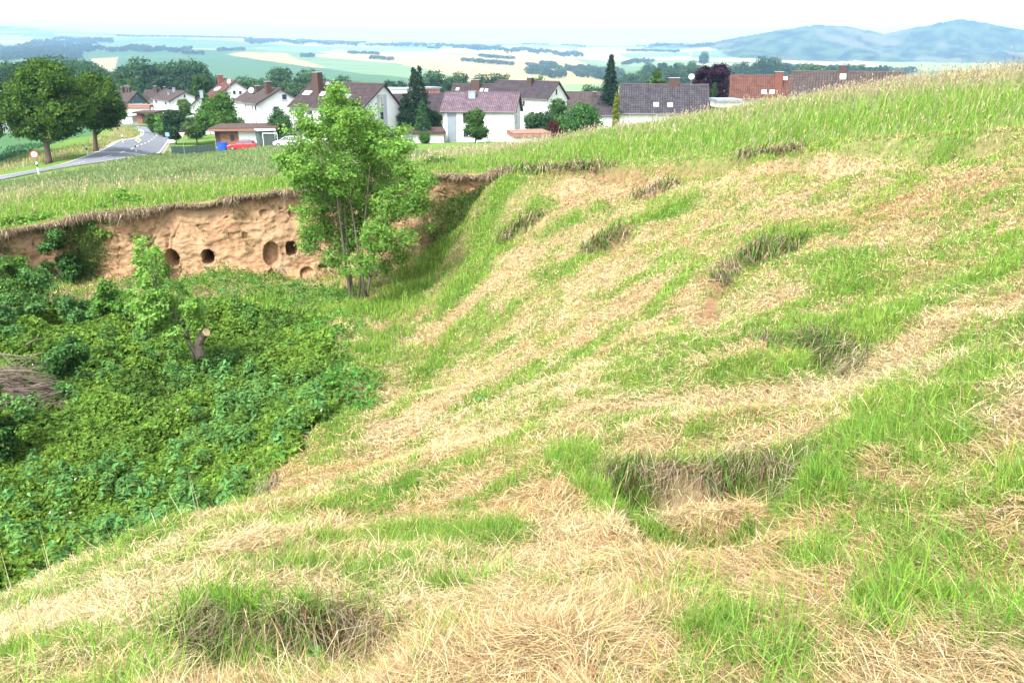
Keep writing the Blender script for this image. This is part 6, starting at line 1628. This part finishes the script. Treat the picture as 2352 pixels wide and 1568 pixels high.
def broad_plant(label, u, v, h, nl, sz, name='broad_leaved_plant'):
    p = hit(u, v); r = empty(name, tuple(p)); tag(r, label, 'plant', 'broad leaved plants on the slope'); rg = np.random.default_rng(int(u))
    m = MB(); m.tube([(0, 0, -.02), (.01, 0, h * .5), (0, .01, h)], [.005, .004, .002], 5); m.build('stem', plain('plant_stem', (.12, .22, .05), .7), r)
    for k in range(nl):
        a = k * 2.4 + rg.uniform(-.3, .3); z = h * (.35 + .65 * k / nl); s = sz * rg.uniform(.75, 1.15); tilt = rg.uniform(-.1, .5)
        V = []; F = []; nn = 7
        ax = np.array([math.cos(a), math.sin(a), 0.]); pr = np.array([-ax[1], ax[0], 0.]); n = 0
        for i in range(nn):
            t = i / (nn - 1); w = math.sin(PI * min(1, t * .93 + .07) ** .8) * .38 * s; zc = z + s * (tilt * t - .55 * t * t)
            c = ax * s * (t + .12) + np.array([0, 0, zc]); V += [c - pr * w + np.array([0, 0, w * .3]), c, c + pr * w + np.array([0, 0, w * .3])]
        for i in range(nn - 1): F += [(3 * i, 3 * i + 1, 3 * i + 4, 3 * i + 3), (3 * i + 1, 3 * i + 2, 3 * i + 5, 3 * i + 4)]
        C = jitter((.12, .27, .08), len(V), .05, .02); mesh_np('leaf', V, np.array(F), M_LEAF, col=C, parent=r, smooth=True)
broad_plant('fresh green broad leaved plant at the bottom edge in the shaded hollow', 722, 1530, .13, 7, .055)
broad_plant('small broad leaved plant at the right edge of the slope', 2348, 1085, .07, 5, .04)
broad_plant('tiny broad leaved plant among the grass right of the scar', 1722, 812, .07, 4, .06)
broad_plant('low broad leaved weed on the straw slope in the middle', 1105, 925, .12, 9, .09)
def stalks():
    V_ = []; rg = np.random.default_rng(12)
    P = []
    for u, v, k in [(395, 1215, 3), (470, 1180, 3), (655, 1130, 3), (690, 1085, 1), (600, 1150, 2), (250, 1300, 4), (130, 1345, 4), (860, 1110, 2), (300, 1290, 3), (540, 1180, 2), (745, 1120, 2), (30, 1400, 4), (1000, 1060, 2), (1290, 830, 2), (770, 1090, 2)]:
        for _ in range(k): P.append(hit(u + rg.normal(0, 22), v + 45 + rg.normal(0, 6)))
    P = np.array(P); n = len(P)
    blades('dry_grass_stalks', P, .42 * np.exp(rg.normal(0, .25, n)), .006, rg.uniform(2.0, 4.5, n), rg.uniform(.05, .35, n), rg.uniform(.3, .8, n), jitter((.42, .40, .22), n, .2), M_STRAW, label='single tall dry stalks standing up along the edge of the brambles', cat='grass')
    L = .42; 
stalks()
def big_tufts():
    """long fresh blades in single tufts that stand out of the mown grass"""
    rg = np.random.default_rng(21); P = []; Ls = []
    for u, v, k, sp, L in [(450, 1400, 60, .10, .26), (490, 1425, 50, .10, .24), (560, 1400, 40, .10, .22), (620, 1440, 30, .12, .22), (700, 1470, 30, .15, .2), (2060, 1400, 70, .10, .22), (1960, 1310, 50, .14, .2), (2300, 1330, 60, .16, .24), (2150, 1240, 50, .15, .22), (1560, 1400, 60, .14, .16), (1640, 1380, 60, .14, .17),
                          (1480, 1350, 40, .12, .15), (1330, 1090, 50, .12, .2), (1370, 1150, 50, .12, .2), (1420, 1190, 60, .12, .2), (1690, 1078, 50, .12, .2), (1800, 1085, 40, .12, .2), (1480, 1240, 60, .10, .09), (1590, 1268, 70, .13, .09), (1710, 1262, 60, .12, .09), (1440, 1160, 50, .08, .16), (1790, 1190, 50, .12, .16), (1560, 1066, 30, .10, .2), (1900, 1050, 60, .25, .22), (830, 1150, 60, .2, .14), (1150, 1230, 60, .2, .13), (2330, 1480, 60, .16, .26), (2200, 1480, 50, .2, .2), (2250, 560, 60, .3, .25), (1960, 1180, 50, .2, .18), (520, 1540, 60, .2, .24), (400, 1530, 60, .2, .22), (860, 1530, 50, .2, .2), (640, 1550, 60, .16, .25), (960, 1540, 40, .12, .2)]:
        c = hit(u, v)
        for _ in range(int(k * 1.3)):
            P.append((c[0] + rg.normal(0, sp), c[1] + rg.normal(0, sp))); Ls.append(L * math.exp(rg.normal(0, .3)))
    P = np.array(P); n = len(P); Ls = np.array(Ls) * .8; r_ = np.hypot(P[:, 0], P[:, 1])
    C = mixc(jitter((.14, .33, .03), n, .2, .08), jitter((.20, .40, .05), n, .15), (rg.random(n) < .4) * 1.)
    blades('fresh_grass_tufts', np.column_stack([P, gz(P[:, 0], P[:, 1]) - .01]), Ls, np.maximum(.006, r_ * PXM * 1.1), rg.uniform(0, 6.3, n), np.abs(rg.normal(.1, .2, n)), rg.uniform(.3, 1.2, n), C, M_GRASS, label='long fresh green blades standing out in tufts from the mown foreground', cat='grass')
big_tufts()

# ------------------------------------------------------------------ haze
def haze():
    m = MB(); zt = float(max(GZ.max(), 5)) + 25; zb = float(GZ.min()) - 1.5
    m.box((0, 0, (zt + zb) / 2), (20600, 20600, zt - zb))
    mat = bpy.data.materials.new('haze'); mat.use_nodes = True; nt = mat.node_tree
    for n in list(nt.nodes): nt.nodes.remove(n)
    out = nt.nodes.new('ShaderNodeOutputMaterial'); v = nt.nodes.new('ShaderNodeVolumePrincipled')
    v.inputs['Color'].default_value = (.38, .66, 1.0, 1); v.inputs['Density'].default_value = HAZE; v.inputs['Anisotropy'].default_value = .0
    nt.links.new(v.outputs[0], out.inputs['Volume'])
    o = m.build('haze', mat); tag(o, 'thin bluish haze lying over the valley and the far hills', 'haze', kind='stuff')
HAZE = .00014
haze()
